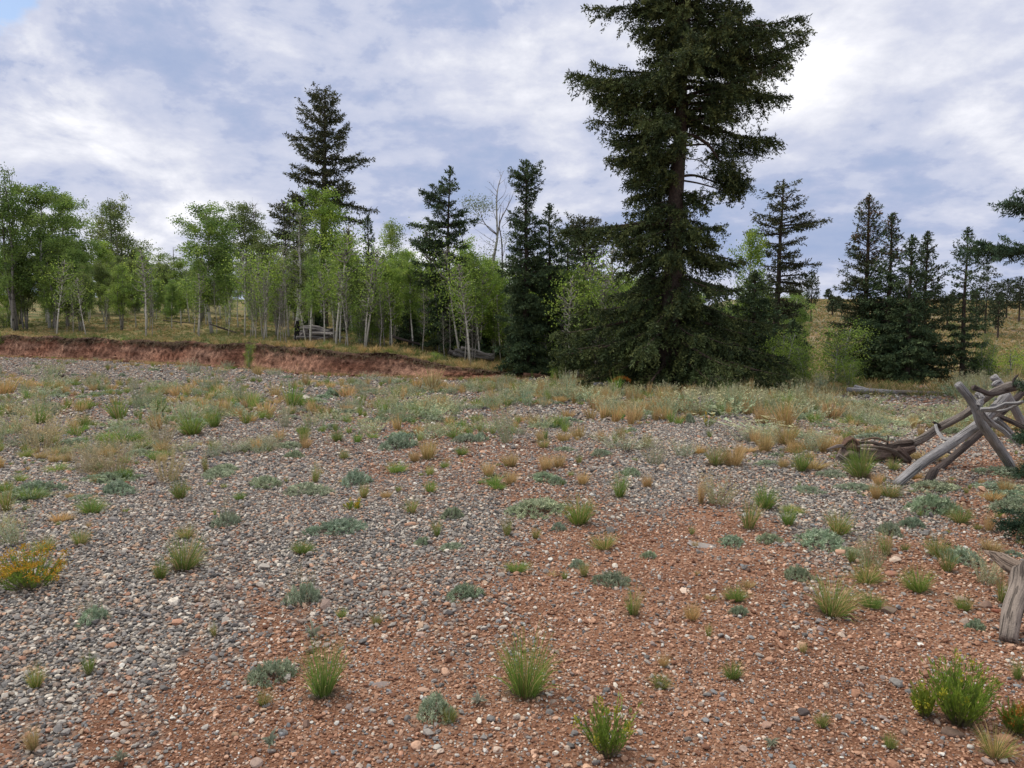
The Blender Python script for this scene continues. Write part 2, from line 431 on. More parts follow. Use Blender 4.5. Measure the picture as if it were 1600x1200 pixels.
hl_ = sm(x_ / (np.maximum(y_, 1) + 3), .12, .3) * sm(y_, 38, 60)
za = ground.data.attributes.new('zone', 'FLOAT_COLOR', 'POINT')
za.data.foreach_set('color', np.stack([gz_, md_, hl_, np.ones_like(gz_)], -1).astype(np.float32).ravel())

# cut earth bank with a ragged sod lip
mb = MB()
ux = np.concatenate([np.arange(-62, -34, .25), np.arange(-34, 1.4, .07)])
prof = [(-.10, -.06), (.0, .06), (.10, .22), (.19, .38), (.27, .52), (.34, .66), (.40, .78), (.42, .88), (.36, .96), (.40, 1.05), (.62, 1.07), (.95, 1.0)]
Vs = []; Cs = []
for k, (o_, h_) in enumerate(prof):
    n1_ = wav(ux, 0 * ux + k * .5, 4.5, 31); n2_ = rs.rand(len(ux)) - .5; n3_ = wav(ux, k * .8 + 0 * ux, 11, 33)
    hb = bank_h(ux)
    yy = bank_y(ux) + .1 + o_ * (.85 + .9 * wav(ux, 0 * ux, .8, 35)) + .16 * n1_ + .12 * n3_ + .10 * n2_
    g = np.interp(ux, GX, GS)
    zt = hb * h_ + (.05 * n3_ + .04 * n2_) * (k > 1)
    if k == len(prof) - 1: zt = H(ux, yy) - .05
    if k == len(prof) - 2: zt = hb + .035 + .03 * n2_
    zt = zt + .018 * wav(ux, yy, 1.3, 1) + .03 * wav(ux, yy, .45, 2)
    Vs.append(np.stack([ux, yy, zt], -1))
    red = np.array([.31, .145, .092]); pale = np.array([.42, .245, .17]); dark = np.array([.07, .048, .036])
    c = red + (pale - red) * np.clip(.5 + wav(ux, 0 * ux + k, 1.2, 37), 0, 1)[:, None]
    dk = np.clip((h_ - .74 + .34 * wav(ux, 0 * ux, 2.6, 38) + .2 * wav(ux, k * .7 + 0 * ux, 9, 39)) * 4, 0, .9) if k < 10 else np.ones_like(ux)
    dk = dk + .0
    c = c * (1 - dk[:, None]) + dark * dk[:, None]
    if k >= 10: c = np.tile([.13, .11, .05], (len(ux), 1))
    Cs.append(c)
V_ = np.stack(Vs, 0); m_ = len(ux)
i = np.arange(len(prof) - 1)[:, None] * m_; j = np.arange(m_ - 1)[None]
q = np.stack([i + j, i + j + 1, i + m_ + j + 1, i + m_ + j], -1).reshape(-1, 4)
mb.add(V_.reshape(-1, 3), None, q, np.concatenate(Cs))
bk = mb.obj('earth_bank_terrain', M_BANK, smooth=True); bk['kind'] = 'structure'
# ------------------------------------------------------------------ gravel and grit (uncountable stuff)
def ico(sub):
    import bmesh
    bm = bmesh.new(); bmesh.ops.create_icosphere(bm, subdivisions=sub, radius=1.0)
    v = np.array([x.co[:] for x in bm.verts]); f = np.array([[a.index for a in p.verts] for p in bm.faces]); bm.free()
    return v, f
def templates(sub, n, seed, ang=.5):
    r = np.random.RandomState(seed); v0, f = ico(sub); out = []
    for k in range(n):
        v = v0.copy()
        for _ in range(5):                                   # chip facets off
            d = norm(r.randn(3)); lim = r.uniform(.42, .8)
            s_ = v @ d; v = v - np.where(s_ > lim, (s_ - lim) * .95, 0)[:, None] * d
        v = v * (1 + ang * .35 * (r.rand(len(v), 1) - .5))
        v = v * np.array([1, r.uniform(.6, .9), r.uniform(.42, .7)])
        out.append(v)
    return out, f
OCT = (np.array([(1, 0, 0), (-.9, .2, 0), (.1, .8, .1), (0, -.75, 0), (0, 0, .5), (0, 0, -.5)], float), np.array([(0, 2, 4), (2, 1, 4), (1, 3, 4), (3, 0, 4), (2, 0, 5), (1, 2, 5), (3, 1, 5), (0, 3, 5)]))
GREY = [(.14, .142, .148), (.19, .188, .19), (.26, .25, .24), (.33, .32, .305), (.24, .20, .175), (.46, .435, .395), (.38, .28, .21), (.36, .21, .15), (.11, .11, .112), (.53, .51, .465), (.32, .25, .22)]
GREYP = [.14, .14, .13, .11, .11, .09, .08, .05, .08, .035, .035]
GREY = [(a * 1.13, b * 1.07, c * 1.0) for a, b, c in GREY]
REDP = [(.31, .155, .093), (.39, .212, .132), (.19, .086, .05), (.49, .29, .19), (.50, .37, .28), (.28, .21, .18), (.2, .195, .19), (.58, .53, .46), (.15, .09, .065)]
REDP = [(a * 1.05, b * 1.12, c * 1.18) for a, b, c in REDP]
REDPP = [.22, .22, .16, .12, .07, .07, .06, .03, .05]
def scatter(mb, x, y, size, cols, tm, seed, sink=.15, tilt=.35):
    r = np.random.RandomState(seed); T, f = tm; n = len(x)
    z = H(x, y); ti = r.randint(0, len(T), n)
    for k in range(len(T)):
        s_ = np.nonzero(ti == k)[0]
        if not len(s_): continue
        m = len(s_); v = T[k]; yaw = r.rand(m) * 6.283; tx = r.randn(m) * tilt; ty = r.randn(m) * tilt
        cy, sy = np.cos(yaw), np.sin(yaw)
        Rz = np.zeros((m, 3, 3)); Rz[:, 0, 0] = cy; Rz[:, 0, 1] = -sy; Rz[:, 1, 0] = sy; Rz[:, 1, 1] = cy; Rz[:, 2, 2] = 1
        Rx = np.zeros((m, 3, 3)); Rx[:, 0, 0] = 1; Rx[:, 1, 1] = np.cos(tx); Rx[:, 1, 2] = -np.sin(tx); Rx[:, 2, 1] = np.sin(tx); Rx[:, 2, 2] = np.cos(tx)
        Ry = np.zeros((m, 3, 3)); Ry[:, 1, 1] = 1; Ry[:, 0, 0] = np.cos(ty); Ry[:, 0, 2] = np.sin(ty); Ry[:, 2, 0] = -np.sin(ty); Ry[:, 2, 2] = np.cos(ty)
        Rm = Rx @ Ry @ Rz
        vv = np.einsum('mij,nj->mni', Rm, v) * size[s_][:, None, None]
        vv = vv + np.stack([x[s_], y[s_], z[s_] + size[s_] * (.5 - sink)], -1)[:, None]
        ff = f[None] + (np.arange(m) * len(v))[:, None, None]
        mb.add(vv.reshape(-1, 3), ff.reshape(-1, 3), None, np.repeat(cols[s_], len(v), 0))
def grid_pts(y0, y1, cell, seed, jit=.85):
    r = np.random.RandomState(seed); xm = y1 * .7 + 2.2
    X, Y = np.meshgrid(np.arange(-xm, xm, cell), np.arange(y0, y1, cell))
    x = X.ravel() + (r.rand(X.size) - .5) * cell * jit * 1.6; y = Y.ravel() + (r.rand(X.size) - .5) * cell * jit * 1.6
    k = (np.abs(x) < y * .7 + 2.2) & (y > y0) & (y < y1); return x[k], y[k], r
T2 = templates(2, 12, 1); T1 = templates(1, 14, 2); TO = ([OCT[0], OCT[0] * [.8, 1.1, 1.1]], OCT[1])
gm = MB(); rm = MB()
def gkeep(g, r, n, lo=.05):
    p = np.clip((g - .06) * 1.25, 0, 1) ** 1.3; return r.rand(n) < p
for (y0, y1, cell, tm, s0, seed) in [(2.0, 4.0, .0195, T1, .0112, 41), (4.0, 8.5, .0225, T1, .0132, 42), (8.5, 13.5, .029, T1, .0165, 43), (13.5, 24, .07, TO, .03, 44), (24, 46, .11, TO, .034, 45)]:
    x, y, r = grid_pts(y0, y1, cell, seed)
    g = gravelness(x, y); k = gkeep(g + .12 * wav(x, y, 5, 23) - .1 * (wav(x, y, 1.1, 24) > .25), r, len(x)); k &= (y < bank_y(x) - .1); x, y = x[k], y[k]
    c = pick(GREY, len(x), GREYP, r) * (1 + .2 * (r.rand(len(x), 1) * 2 - 1))
    scatter(gm, x, y, s0 * np.exp(r.randn(len(x)) * .36), c, tm, seed + 50)
for (y0, y1, cell, tm, s0, seed) in [(2.0, 3.7, .0135, T1, .0062, 61), (3.7, 6.5, .0185, T1, .0080, 62), (6.5, 11, .034, TO, .0125, 63), (11, 21, .12, TO, .026, 64)]:
    x, y, r = grid_pts(y0, y1, cell, seed)
    g = gravelness(x, y); k = r.rand(len(x)) < np.clip(1.15 - g * 1.3, .0, 1) * (.75 + .3 * np.clip(wav(x, y, 2.1, 66) * 2 + .5, 0, 1)); x, y = x[k], y[k]
    c = pick(REDP, len(x), REDPP, r) * (1 + .22 * (r.rand(len(x), 1) * 2 - 1))
    scatter(rm, x, y, s0 * np.exp(r.randn(len(x)) * .42), c, tm, seed + 50)
# bigger chips lying over the red grit
x, y, r = grid_pts(2.0, 9.0, .11, 71)
g = gravelness(x, y); k = r.rand(len(x)) < (.75 - .4 * g); x, y = x[k], y[k]
c = pick(REDP + GREY, len(x), [a * .55 for a in REDPP] + [a * .45 for a in GREYP], r)
scatter(rm, x, y, .013 * np.exp(r.randn(len(x)) * .4), c, T2, 72)
o = gm.obj('gravel', M_STONE); tag(o, 'grey and tan crushed pebbles covering the pad', 'gravel', kind='stuff')
o = rm.obj('grit', M_STONE); tag(o, 'reddish granite grit and chips on the bare ground', 'grit', kind='stuff')

# ------------------------------------------------------------------ plant builders (each returns a mesh)
GREEN = [(.19, .31, .055), (.15, .26, .055), (.25, .34, .075), (.125, .21, .05)]
STRAW = [(.60, .43, .20), (.52, .36, .16), (.66, .50, .26), (.44, .31, .15)]
SAGEC = [(.37, .44, .30), (.30, .37, .25), (.44, .50, .36), (.235, .30, .20)]
def tuft(seed, n=260, h=.3, r0=.05, spread=.5, straw=.25, green=GREEN, dry=STRAW, wd=.0035, bend=.5, base_dead=True):
    r = np.random.RandomState(seed); mb = MB()
    a = r.rand(n) * 6.283; q = np.sqrt(r.rand(n))
    o = np.stack([np.cos(a) * q * r0, np.sin(a) * q * r0, np.full(n, -.012)], -1)
    d = np.stack([np.cos(a) * q * spread, np.sin(a) * q * spread, np.ones(n)], -1) + r.randn(n, 3) * .13
    L = h * (.45 + .6 * r.rand(n)) * (1.08 - .25 * q)
    isd = r.rand(n) < straw
    c1 = np.where(isd[:, None], pick(dry, n, r_=r), pick(green, n, r_=r)); c1 = c1 * (1 + .2 * (r.rand(n, 1) * 2 - 1))
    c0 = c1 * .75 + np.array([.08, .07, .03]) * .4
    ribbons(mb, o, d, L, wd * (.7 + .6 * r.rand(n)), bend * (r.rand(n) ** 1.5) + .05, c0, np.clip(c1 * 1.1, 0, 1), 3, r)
    if base_dead:                                                 # dead skirt, its browns also darkened to paint in contact shade
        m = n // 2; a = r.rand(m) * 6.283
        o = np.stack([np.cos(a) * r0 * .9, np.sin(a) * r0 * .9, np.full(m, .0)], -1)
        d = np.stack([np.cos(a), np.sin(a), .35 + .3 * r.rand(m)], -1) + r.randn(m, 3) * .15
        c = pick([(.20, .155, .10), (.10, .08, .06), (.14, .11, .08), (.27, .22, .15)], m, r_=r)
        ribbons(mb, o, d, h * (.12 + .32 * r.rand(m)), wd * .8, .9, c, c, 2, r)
    return mb.mesh('grass_tuft', M_GRASS)
def cushion(seed, n=1500, rx=.16, h=.09, cols=SAGEC, leaf=.020, lw=.006, stalks=0):
    """low dome of fine ferny leaflets on many short sprigs"""
    r = np.random.RandomState(seed); mb = MB(); ns = n // 14
    a = r.rand(ns) * 6.283; q = np.sqrt(r.rand(ns)); ell = 1 + .22 * np.sin(2 * a + r.rand() * 6) + .15 * np.sin(3 * a + r.rand() * 6)
    cx, cy = np.cos(a) * q * rx * ell, np.sin(a) * q * rx * ell
    cz = h * (1 - q ** 2.2) * (.65 + .5 * r.rand(ns)) + .004
    c = np.stack([cx, cy, cz], -1)
    up = np.stack([np.cos(a) * q * .8, np.sin(a) * q * .8, np.ones(ns)], -1) + r.randn(ns, 3) * .3; up = norm(up)
    k = 14
    sc = pick(cols, ns, r_=r) * (1 + .2 * (r.rand(ns, 1) * 2 - 1))
    t = r.rand(ns, k, 1)
    o = (c[:, None] - up[:, None] * .03 * (1 - t)).reshape(-1, 3)
    d = (up[:, None] * .75 + norm(r.randn(ns, k, 3)) * .8).reshape(-1, 3)
    kites(mb, o, d, leaf * (.7 + .7 * r.rand(ns * k)), lw, np.repeat(sc, k, 0) * (1 + .12 * (r.rand(ns * k, 1) * 2 - 1)), r)
    m = ns                                                         # woody stems below
    o = np.stack([cx * .3, cy * .3, 0 * cx - .01], -1)
    d = c - o; L = np.linalg.norm(d, axis=1)
    ribbons(mb, o, d, L, .003, .0, np.tile([.13, .10, .08], (m, 1)), np.tile([.16, .15, .11], (m, 1)), 2, r)
    if stalks:
        a = r.rand(stalks) * 6.283; q = r.rand(stalks) * rx * .8
        o = np.stack([np.cos(a) * q, np.sin(a) * q, np.zeros(stalks)], -1); d = np.stack([np.cos(a) * .35, np.sin(a) * .35, np.ones(stalks)], -1) + r.randn(stalks, 3) * .15
        L = h * 2.2 * (.7 + .6 * r.rand(stalks)); d = norm(d)
        cc = pick([(.30, .27, .16), (.26, .26, .17), (.33, .27, .19)], stalks, r_=r)
        ribbons(mb, o, d, L, .003, .1, cc * .8, cc, 3, r)
        kk = 9; t = .45 + .55 * r.rand(stalks, kk, 1)
        o2 = (o[:, None] + d[:, None] * L[:, None, None] * t).reshape(-1, 3)
        kites(mb, o2, norm(r.randn(stalks * kk, 3)) + [0, 0, .6], .012, .006, np.repeat(cc, kk, 0) * 1.05, r)
    return mb.mesh('sage_cushion', M_SAGE)
def sagebush(seed, h=.34, rx=.22, n=70, cols=None, stalk=None, leafn=26, leaf=.022):
    """taller wispy sage: many thin upright stems set with small leaves"""
    r = np.random.RandomState(seed); mb = MB()
    cols = cols or SAGEC; stalk = stalk or [(.46, .38, .24), (.42, .38, .24), (.34, .28, .18)]
    a = r.rand(n) * 6.283; q = np.sqrt(r.rand(n))
    o = np.stack([np.cos(a) * q * rx * .4, np.sin(a) * q * rx * .4, np.full(n, -.01)], -1)
    d = norm(np.stack([np.cos(a) * q * rx / h * .95, np.sin(a) * q * rx / h * .95, np.ones(n)], -1) + r.randn(n, 3) * .12)
    L = h * (.55 + .55 * r.rand(n))
    sc = pick(stalk, n, r_=r)
    ribbons(mb, o, d, L, .0036, .08, sc * .7, sc, 3, r)
    t = r.rand(n, leafn, 1) ** .8
    o2 = (o[:, None] + d[:, None] * L[:, None, None] * t).reshape(-1, 3)
    lc = np.repeat(pick(cols, n, r_=r), leafn, 0) * (1 + .15 * (r.rand(n * leafn, 1) * 2 - 1))
    tip = (t.reshape(-1) > .72)[:, None]; lc = np.where(tip, lc * .35 + np.repeat(sc, leafn, 0) * .75, lc)
    kites(mb, o2, np.repeat(d, leafn, 0) * .9 + norm(r.randn(n * leafn, 3)) * .8, leaf * (.6 + .6 * r.rand(n * leafn)), leaf * .28, lc, r)
    return mb.mesh('sagebrush', M_SAGE)
def yellowbush(seed, h=.32, rx=.2, n=90, flowers=.6, fcol=((.62, .38, .02), (.72, .47, .03), (.50, .30, .03)), gcol=((.19, .29, .045), (.25, .36, .06), (.15, .22, .045))):
    r = np.random.RandomState(seed); st, fo, fl = MB(), MB(), MB()
    a = r.rand(n) * 6.283; q = np.sqrt(r.rand(n))
    o = np.stack([np.cos(a) * q * rx * .25, np.sin(a) * q * rx * .25, np.full(n, -.01)], -1)
    d = norm(np.stack([np.cos(a) * q * rx / h * 1.1, np.sin(a) * q * rx / h * 1.1, np.ones(n)], -1) + r.randn(n, 3) * .16)
    L = h * (.5 + .6 * r.rand(n)) * (1.05 - .2 * q)
    sc = pick([(.24, .2, .12), (.18, .15, .09)], n, r_=r)
    ribbons(st, o, d, L, .004, .05, sc * .6, np.asarray(gcol[0]) * np.ones((n, 1)), 4, r)
    m_2 = n; aa2 = r.rand(m_2) * 6.28; ribbons(st, np.zeros((m_2, 3)) + [0, 0, -.005], np.stack([np.cos(aa2), np.sin(aa2), .3 + r.rand(m_2)], -1), h * (.15 + .3 * r.rand(m_2)), .003, .3, vary((.12, .10, .08), m_2, .3, r), vary((.2, .17, .14), m_2, .3, r), 2, r)
    k = 22; t = .3 + .7 * r.rand(n, k, 1)
    o2 = (o[:, None] + d[:, None] * L[:, None, None] * t).reshape(-1, 3)
    kites(fo, o2, np.repeat(d, k, 0) + norm(r.randn(n * k, 3)) * .45, .026 * (.6 + .7 * r.rand(n * k)), .0042, np.repeat(pick(gcol, n, r_=r), k, 0) * (1 + .2 * (r.rand(n * k, 1) * 2 - 1)), r)
    fs = np.nonzero(r.rand(n) < flowers)[0]; k = 34; heads = None
    if len(fs) <= 16:
        heads = []
        for q_ in fs:
            h1 = MB(); tp = o[q_] + d[q_] * L[q_]; kites(h1, tp + r.randn(k, 3) * np.array([.006, .006, .012]), norm(r.randn(k, 3)) + [0, 0, .7], .010, .007, pick(fcol, k, r_=r), r)
            heads.append(h1.mesh('flower_head', M_GRASS))
        return st.mesh('stem', M_GRASS), fo.mesh('foliage', M_GRASS), heads
    tips = o[fs] + d[fs] * L[fs][:, None]
    o3 = (tips[:, None] + r.randn(len(fs), k, 3) * np.array([.016, .016, .008])).reshape(-1, 3)
    kites(fl, o3, norm(r.randn(len(o3), 3)) + [0, 0, .7], .011, .008, pick(fcol, len(o3), r_=r), r)
    return st.mesh('stem', M_GRASS), fo.mesh('foliage', M_GRASS), fl.mesh('flower_heads', M_GRASS)
def rosette(seed, n=16, L=.07, col=((.30, .32, .25), (.25, .27, .2)), w_=.012):
    r = np.random.RandomState(seed); mb = MB()
    a = np.arange(n) / n * 6.283 + r.rand(n) * .3
    d = np.stack([np.cos(a), np.sin(a), .3 + .5 * r.rand(n)], -1)
    o = np.zeros((n, 3)) + [0, 0, .004]
    # v-folded pointed leaves
    for i in range(n):
        l = L * r.uniform(.7, 1.15); dd = norm(d[i]); s_ = norm(np.cross(dd, [0, 0, 1])); c = np.asarray(col[i % 2]) * r.uniform(.85, 1.15)
        p = [dd * l * t - np.array([0, 0, l * .25 * t * t]) for t in (0, .45, .8, 1)]
        wv = [w_ * .4, w_ * .5, w_ * .28]
        v = [p[0] - s_ * wv[0], p[0], p[0] + s_ * wv[0], p[1] - s_ * wv[1] + [0, 0, .004], p[1], p[1] + s_ * wv[1] + [0, 0, .004], p[2] - s_ * wv[2], p[2], p[2] + s_ * wv[2], p[3]]
        mb.add(np.array(v) + [0, 0, .006], [(6, 7, 9), (7, 8, 9)], [(0, 1, 4, 3), (1, 2, 5, 4), (3, 4, 7, 6), (4, 5, 8, 7)], c)
    return mb.mesh('leaf_rosette', M_SAGE)
def stone_mesh(seed, col, flat=.5, ang=.3):
    r = np.random.RandomState(seed); v, f = ico(3)
    for _ in range(9):
        d = norm(r.randn(3)); lim = r.uniform(.5, .85); s_ = v @ d; v = v - np.where(s_ > lim, (s_ - lim) * .9, 0)[:, None] * d
    v = v * (1 + .03 * (r.rand(len(v), 1) - .5)); v = v * np.array([1, .72, flat])
    mb = MB(); mb.add(v, f, None, vary(col, len(v), .1, r)); return mb.mesh('stone', M_STONE)

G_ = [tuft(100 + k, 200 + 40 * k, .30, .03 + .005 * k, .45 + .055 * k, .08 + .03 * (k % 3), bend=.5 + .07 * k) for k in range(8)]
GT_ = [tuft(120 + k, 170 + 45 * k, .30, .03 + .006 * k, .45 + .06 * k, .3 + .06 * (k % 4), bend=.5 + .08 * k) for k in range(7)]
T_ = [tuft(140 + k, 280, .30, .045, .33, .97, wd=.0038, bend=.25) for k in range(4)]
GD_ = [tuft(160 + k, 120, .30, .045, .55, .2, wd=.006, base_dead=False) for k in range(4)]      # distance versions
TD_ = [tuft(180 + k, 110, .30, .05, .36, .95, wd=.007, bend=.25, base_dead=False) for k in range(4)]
C_ = [cushion(200 + k, 2600, .16, .075) for k in range(5)]
CD_ = [cushion(210 + k, 900, .16, .08, leaf=.03, lw=.011) for k in range(4)]
CS_ = [cushion(220 + k, 2000, .16, .075, stalks=26) for k in range(3)]
W_ = [sagebush(230 + k) for k in range(4)]
WT_ = [sagebush(240 + k, cols=[(.46, .42, .27), (.38, .38, .25), (.52, .45, .30)], leafn=16, n=80) for k in range(3)]
WD_ = [sagebush(250 + k, h=.34, rx=.26, n=40, leafn=16, leaf=.04) for k in range(4)]
R_s = [rosette(260 + k) for k in range(3)]
DIM = {'G': (.215, .18), 'GT': (.20, .19), 'T': (.24, .13), 'C': (.085, .155), 'CS': (.17, .165), 'W': (.31, .22), 'WT': (.31, .22), 'R': (.03, .085)}
BANKS = {'G': G_, 'GT': GT_, 'T': T_, 'C': C_, 'CS': CS_, 'W': W_, 'WT': WT_, 'R': R_s}
FARB = {'G': GD_, 'GT': GD_, 'T': TD_, 'C': CD_, 'CS': CD_, 'W': WD_, 'WT': WD_, 'R': R_s}
NAMES = {'G': 'grass_tuft', 'GT': 'grass_tuft', 'T': 'dry_grass_tuft', 'C': 'sage_cushion', 'CS': 'sage_cushion', 'W': 'sagebrush', 'WT': 'sagebrush', 'R': 'leaf_rosette'}
CATS = {'G': 'grass tuft', 'GT': 'grass tuft', 'T': 'dry grass', 'C': 'sage plant', 'CS': 'sage plant', 'W': 'sagebrush', 'WT': 'sagebrush', 'R': 'rosette plant'}
NOUN = {'G': 'green grass tuft', 'GT': 'yellow-green grass tuft', 'T': 'straw-coloured dry grass tuft', 'C': 'silvery sage cushion', 'CS': 'sage cushion with dry stalks', 'W': 'wispy grey-green sagebrush', 'WT': 'tan wispy sagebrush', 'R': 'grey star-shaped rosette plant'}
GRP = {'G': 'green grass tufts on the gravel pad', 'GT': 'green grass tufts on the gravel pad', 'T': 'dry grass tufts on the gravel pad', 'C': 'low sage cushions on the gravel pad', 'CS': 'low sage cushions on the gravel pad', 'W': 'wispy sagebrush on the gravel pad', 'WT': 'wispy sagebrush on the gravel pad', 'R': 'star-shaped rosettes on the red soil'}
def kd_tilt(k): return k in ('G', 'GT', 'T', 'W', 'WT')
def put(kind, x, y, wm, hm, seed, far=False, tint=None):
    r = random.Random(seed)
    me = (FARB if far else BANKS)[kind]; me = me[r.randrange(len(me))]
    o = bpy.data.objects.new(NAMES[kind], me); COL.objects.link(o)
    o.location = (x, y, Hs(x, y)); H0, R0 = DIM[kind]
    o.rotation_euler = (r.uniform(-.16, .16), r.uniform(-.16, .16), r.uniform(0, 6.28)) if kd_tilt(kind) else (0, 0, r.uniform(0, 6.28)); sx = wm / 2 / R0; o.scale = (sx * r.uniform(.85, 1.15), sx * r.uniform(.85, 1.15), hm / H0)
    t = r.uniform(.85, 1.15); c = tint or (1, 1, 1); o.color = (c[0] * t * r.uniform(.93, 1.07), c[1] * t, c[2] * t * r.uniform(.93, 1.07), 1)
    return o
# kind, base px, base py, width px, height px (measured in the photograph, set on the terrain)
PL = """G 143 802 45 30;GT 288 890 56 58;G 250 905 24 38;GT 125 852 40 26;GT 291 842 36 22;G 472 865 32 24;GT 335 996 16 24;G 140 1055 34 36;GT 56 1078 32 42;
GT 412 1102 40 28;G 505 1088 80 100;G 820 1088 88 112;C 427 1062 74 30;C 680 1118 62 34;GT 703 1128 32 24;R 748 1104 44 16;R 1205 1172 40 18;R 422 1172 44 30;R 188 1198 50 26;CS 475 942 60 62;C 725 934 52 22;R 490 1000 50 24;GT 588 978 34 20;
CS 355 820 52 40;CS 145 972 52 44;GT 643 803 38 26;GT 683 838 30 28;GT 793 838 30 32;GT 837 842 20 18;G 905 820 54 48;G 968 778 44 44;GT 945 858 42 26;C 660 850 30 12;C 705 858 36 10;C 873 828 30 12;C 707 808 42 18;GT 912 902 26 26;C 957 914 56 22;
GT 990 962 56 48;C 1014 872 28 12;C 840 800 90 22;G 1150 940 34 28;C 1155 962 32 16;G 1145 1062 36 32;GT 1032 1074 34 22;GT 1300 962 76 66;G 1360 950 36 30;C 1247 905 48 22;G 1435 925 64 42;GT 1355 912 58 34;W 1362 886 52 48;
GT 1480 895 50 36;W 1540 912 70 44;G 1505 955 30 26;C 1525 982 28 16;GT 1565 942 44 48;GT 1385 868 46 42;GT 1500 818 34 28;C 1455 800 88 30;C 1390 835 44 20;C 1425 824 40 18;GT 1310 835 52 40;G 1232 822 42 32;GT 1170 828 52 52;G 1195 795 60 44;
W 1120 790 60 50;T 1095 788 16 44;C 1262 770 48 12;C 1200 846 40 14;C 1142 850 44 14;C 1280 850 80 24;G 1252 737 42 38;G 1345 747 42 62;T 1372 757 24 20;GT 1390 777 36 26;GT 1118 728 50 34;T 1145 728 50 34;T 1195 707 38 36;T 1012 762 22 24;T 910 757 24 22;
C 870 757 30 14;G 185 655 44 40;G 250 645 32 28;G 300 680 60 40;G 335 668 50 32;GT 130 665 28 20;GT 135 640 32 20;T 12 615 30 32;WT 66 702 96 74;G 60 662 44 30;WT 252 694 66 46;WT 180 742 80 62;WT 262 752 64 54;G 282 780 30 38;W 200 690 50 34;
C 185 770 58 20;C 60 768 74 18;C 340 745 54 14;GT 322 740 16 34;T 416 650 44 28;G 456 636 46 44;W 446 668 36 30;G 384 662 28 20;G 475 680 20 20;G 528 690 22 22;C 620 700 62 20;C 460 715 30 13;GT 537 718 20 18;T 668 718 36 36;
T 648 722 24 20;G 722 712 22 18;C 730 690 46 14;G 695 732 20 14;C 555 757 52 24;C 480 770 74 16;GT 492 755 20 34;GT 568 778 18 26;T 603 778 24 12;G 375 782 24 16;C 530 830 80 20;C 415 760 60 18;T 675 612 40 42;GT 1255 1022 18 18;
G 1405 1000 0 0;GT 60 830 0 0;GT 10 800 36 44;W 20 850 70 60;C 1490 930 0 0;G 1395 700 0 0;GT 1285 1135 30 24;G 1390 1172 26 26;G 1590 1062 40 34;C 1475 790 0 0;GT 1555 1185 70 44;G 960 695 18 26;T 972 690 16 28;T 940 690 18 22;GT 1010 700 20 24;
C 985 742 40 12;GT 905 725 26 16;C 935 712 30 12;GT 850 700 30 16;G 870 668 30 16;T 845 690 22 22;C 640 640 30 14;G 600 645 30 20;GT 505 650 22 18;T 430 620 26 22;C 520 620 30 14;T 1300 655 46 34;T 1225 668 50 44;T 1190 664 40 36;
GT 1395 735 30 20;C 1300 745 40 12;G 1410 800 0 0;GT 1330 880 30 26;T 1545 832 24 34;C 1585 800 60 26;GT 1465 870 40 34;C 1500 878 60 26;W 1480 770 0 0"""
landm = [("the orange-yellow flowering bush", 60, 900), ("the sprawling grey gnarled root log", 1360, 705), ("the leaning grey fence log", 1430, 740), ("the yellow-tipped bush at bottom centre", 950, 1160),
         ("the yellow-green bush at lower right", 1500, 1100), ("the curved log at the right edge", 1580, 950), ("the flat grey slab", 1100, 848), ("the tall green tuft at bottom centre", 820, 1060), ("the round grey-green cushion", 427, 1050),
         ("the big straw-coloured tuft by the bank", 675, 600), ("the two-headed tuft on the gravel", 288, 880), ("the foot of the giant spruce", 1042, 606), ("the far right log row", 1400, 618), ("the low end of the red bank", 800, 600), ("the shrub at the bank foot", 388, 577), ("the tan bristly sagebrush at left", 66, 702), ("the orange bough", 968, 606), ("the tan wispy pair left of centre", 215, 745), ("the small burnt stick far left", 98, 592), ("the pink oblong stone", 1316, 866), ("the orange stone by the gravel", 640, 822), ("the green and tan double tuft", 1132, 728)]
plants = []
for k, s_ in enumerate(PL.replace('\n', '').split(';')):
    kd, a, b, c, d = s_.split(); a, b, c, d = map(float, (a, b, c, d))
    if c == 0: continue
    plants.append((kd, a, b, c, d, 1000 + k))
used_lab = set()
def relation(a, b, lx, ly):
    dx, dy = a - lx, (b - ly) * 1.5
    if abs(dx) < 16 and abs(dy) < 16: return None
    far = 'just ' if math.hypot(dx, dy) < 110 else ('' if math.hypot(dx, dy) < 260 else 'well ')
    if abs(dx) > abs(dy) * 2.2: return far + ('left of ' if dx < 0 else 'right of ')
    if abs(dy) > abs(dx) * 2.2: return far + ('behind ' if dy < 0 else 'in front of ')
    return far + ('behind and ' if dy < 0 else 'in front and ') + ('left of ' if dx < 0 else 'right of ')
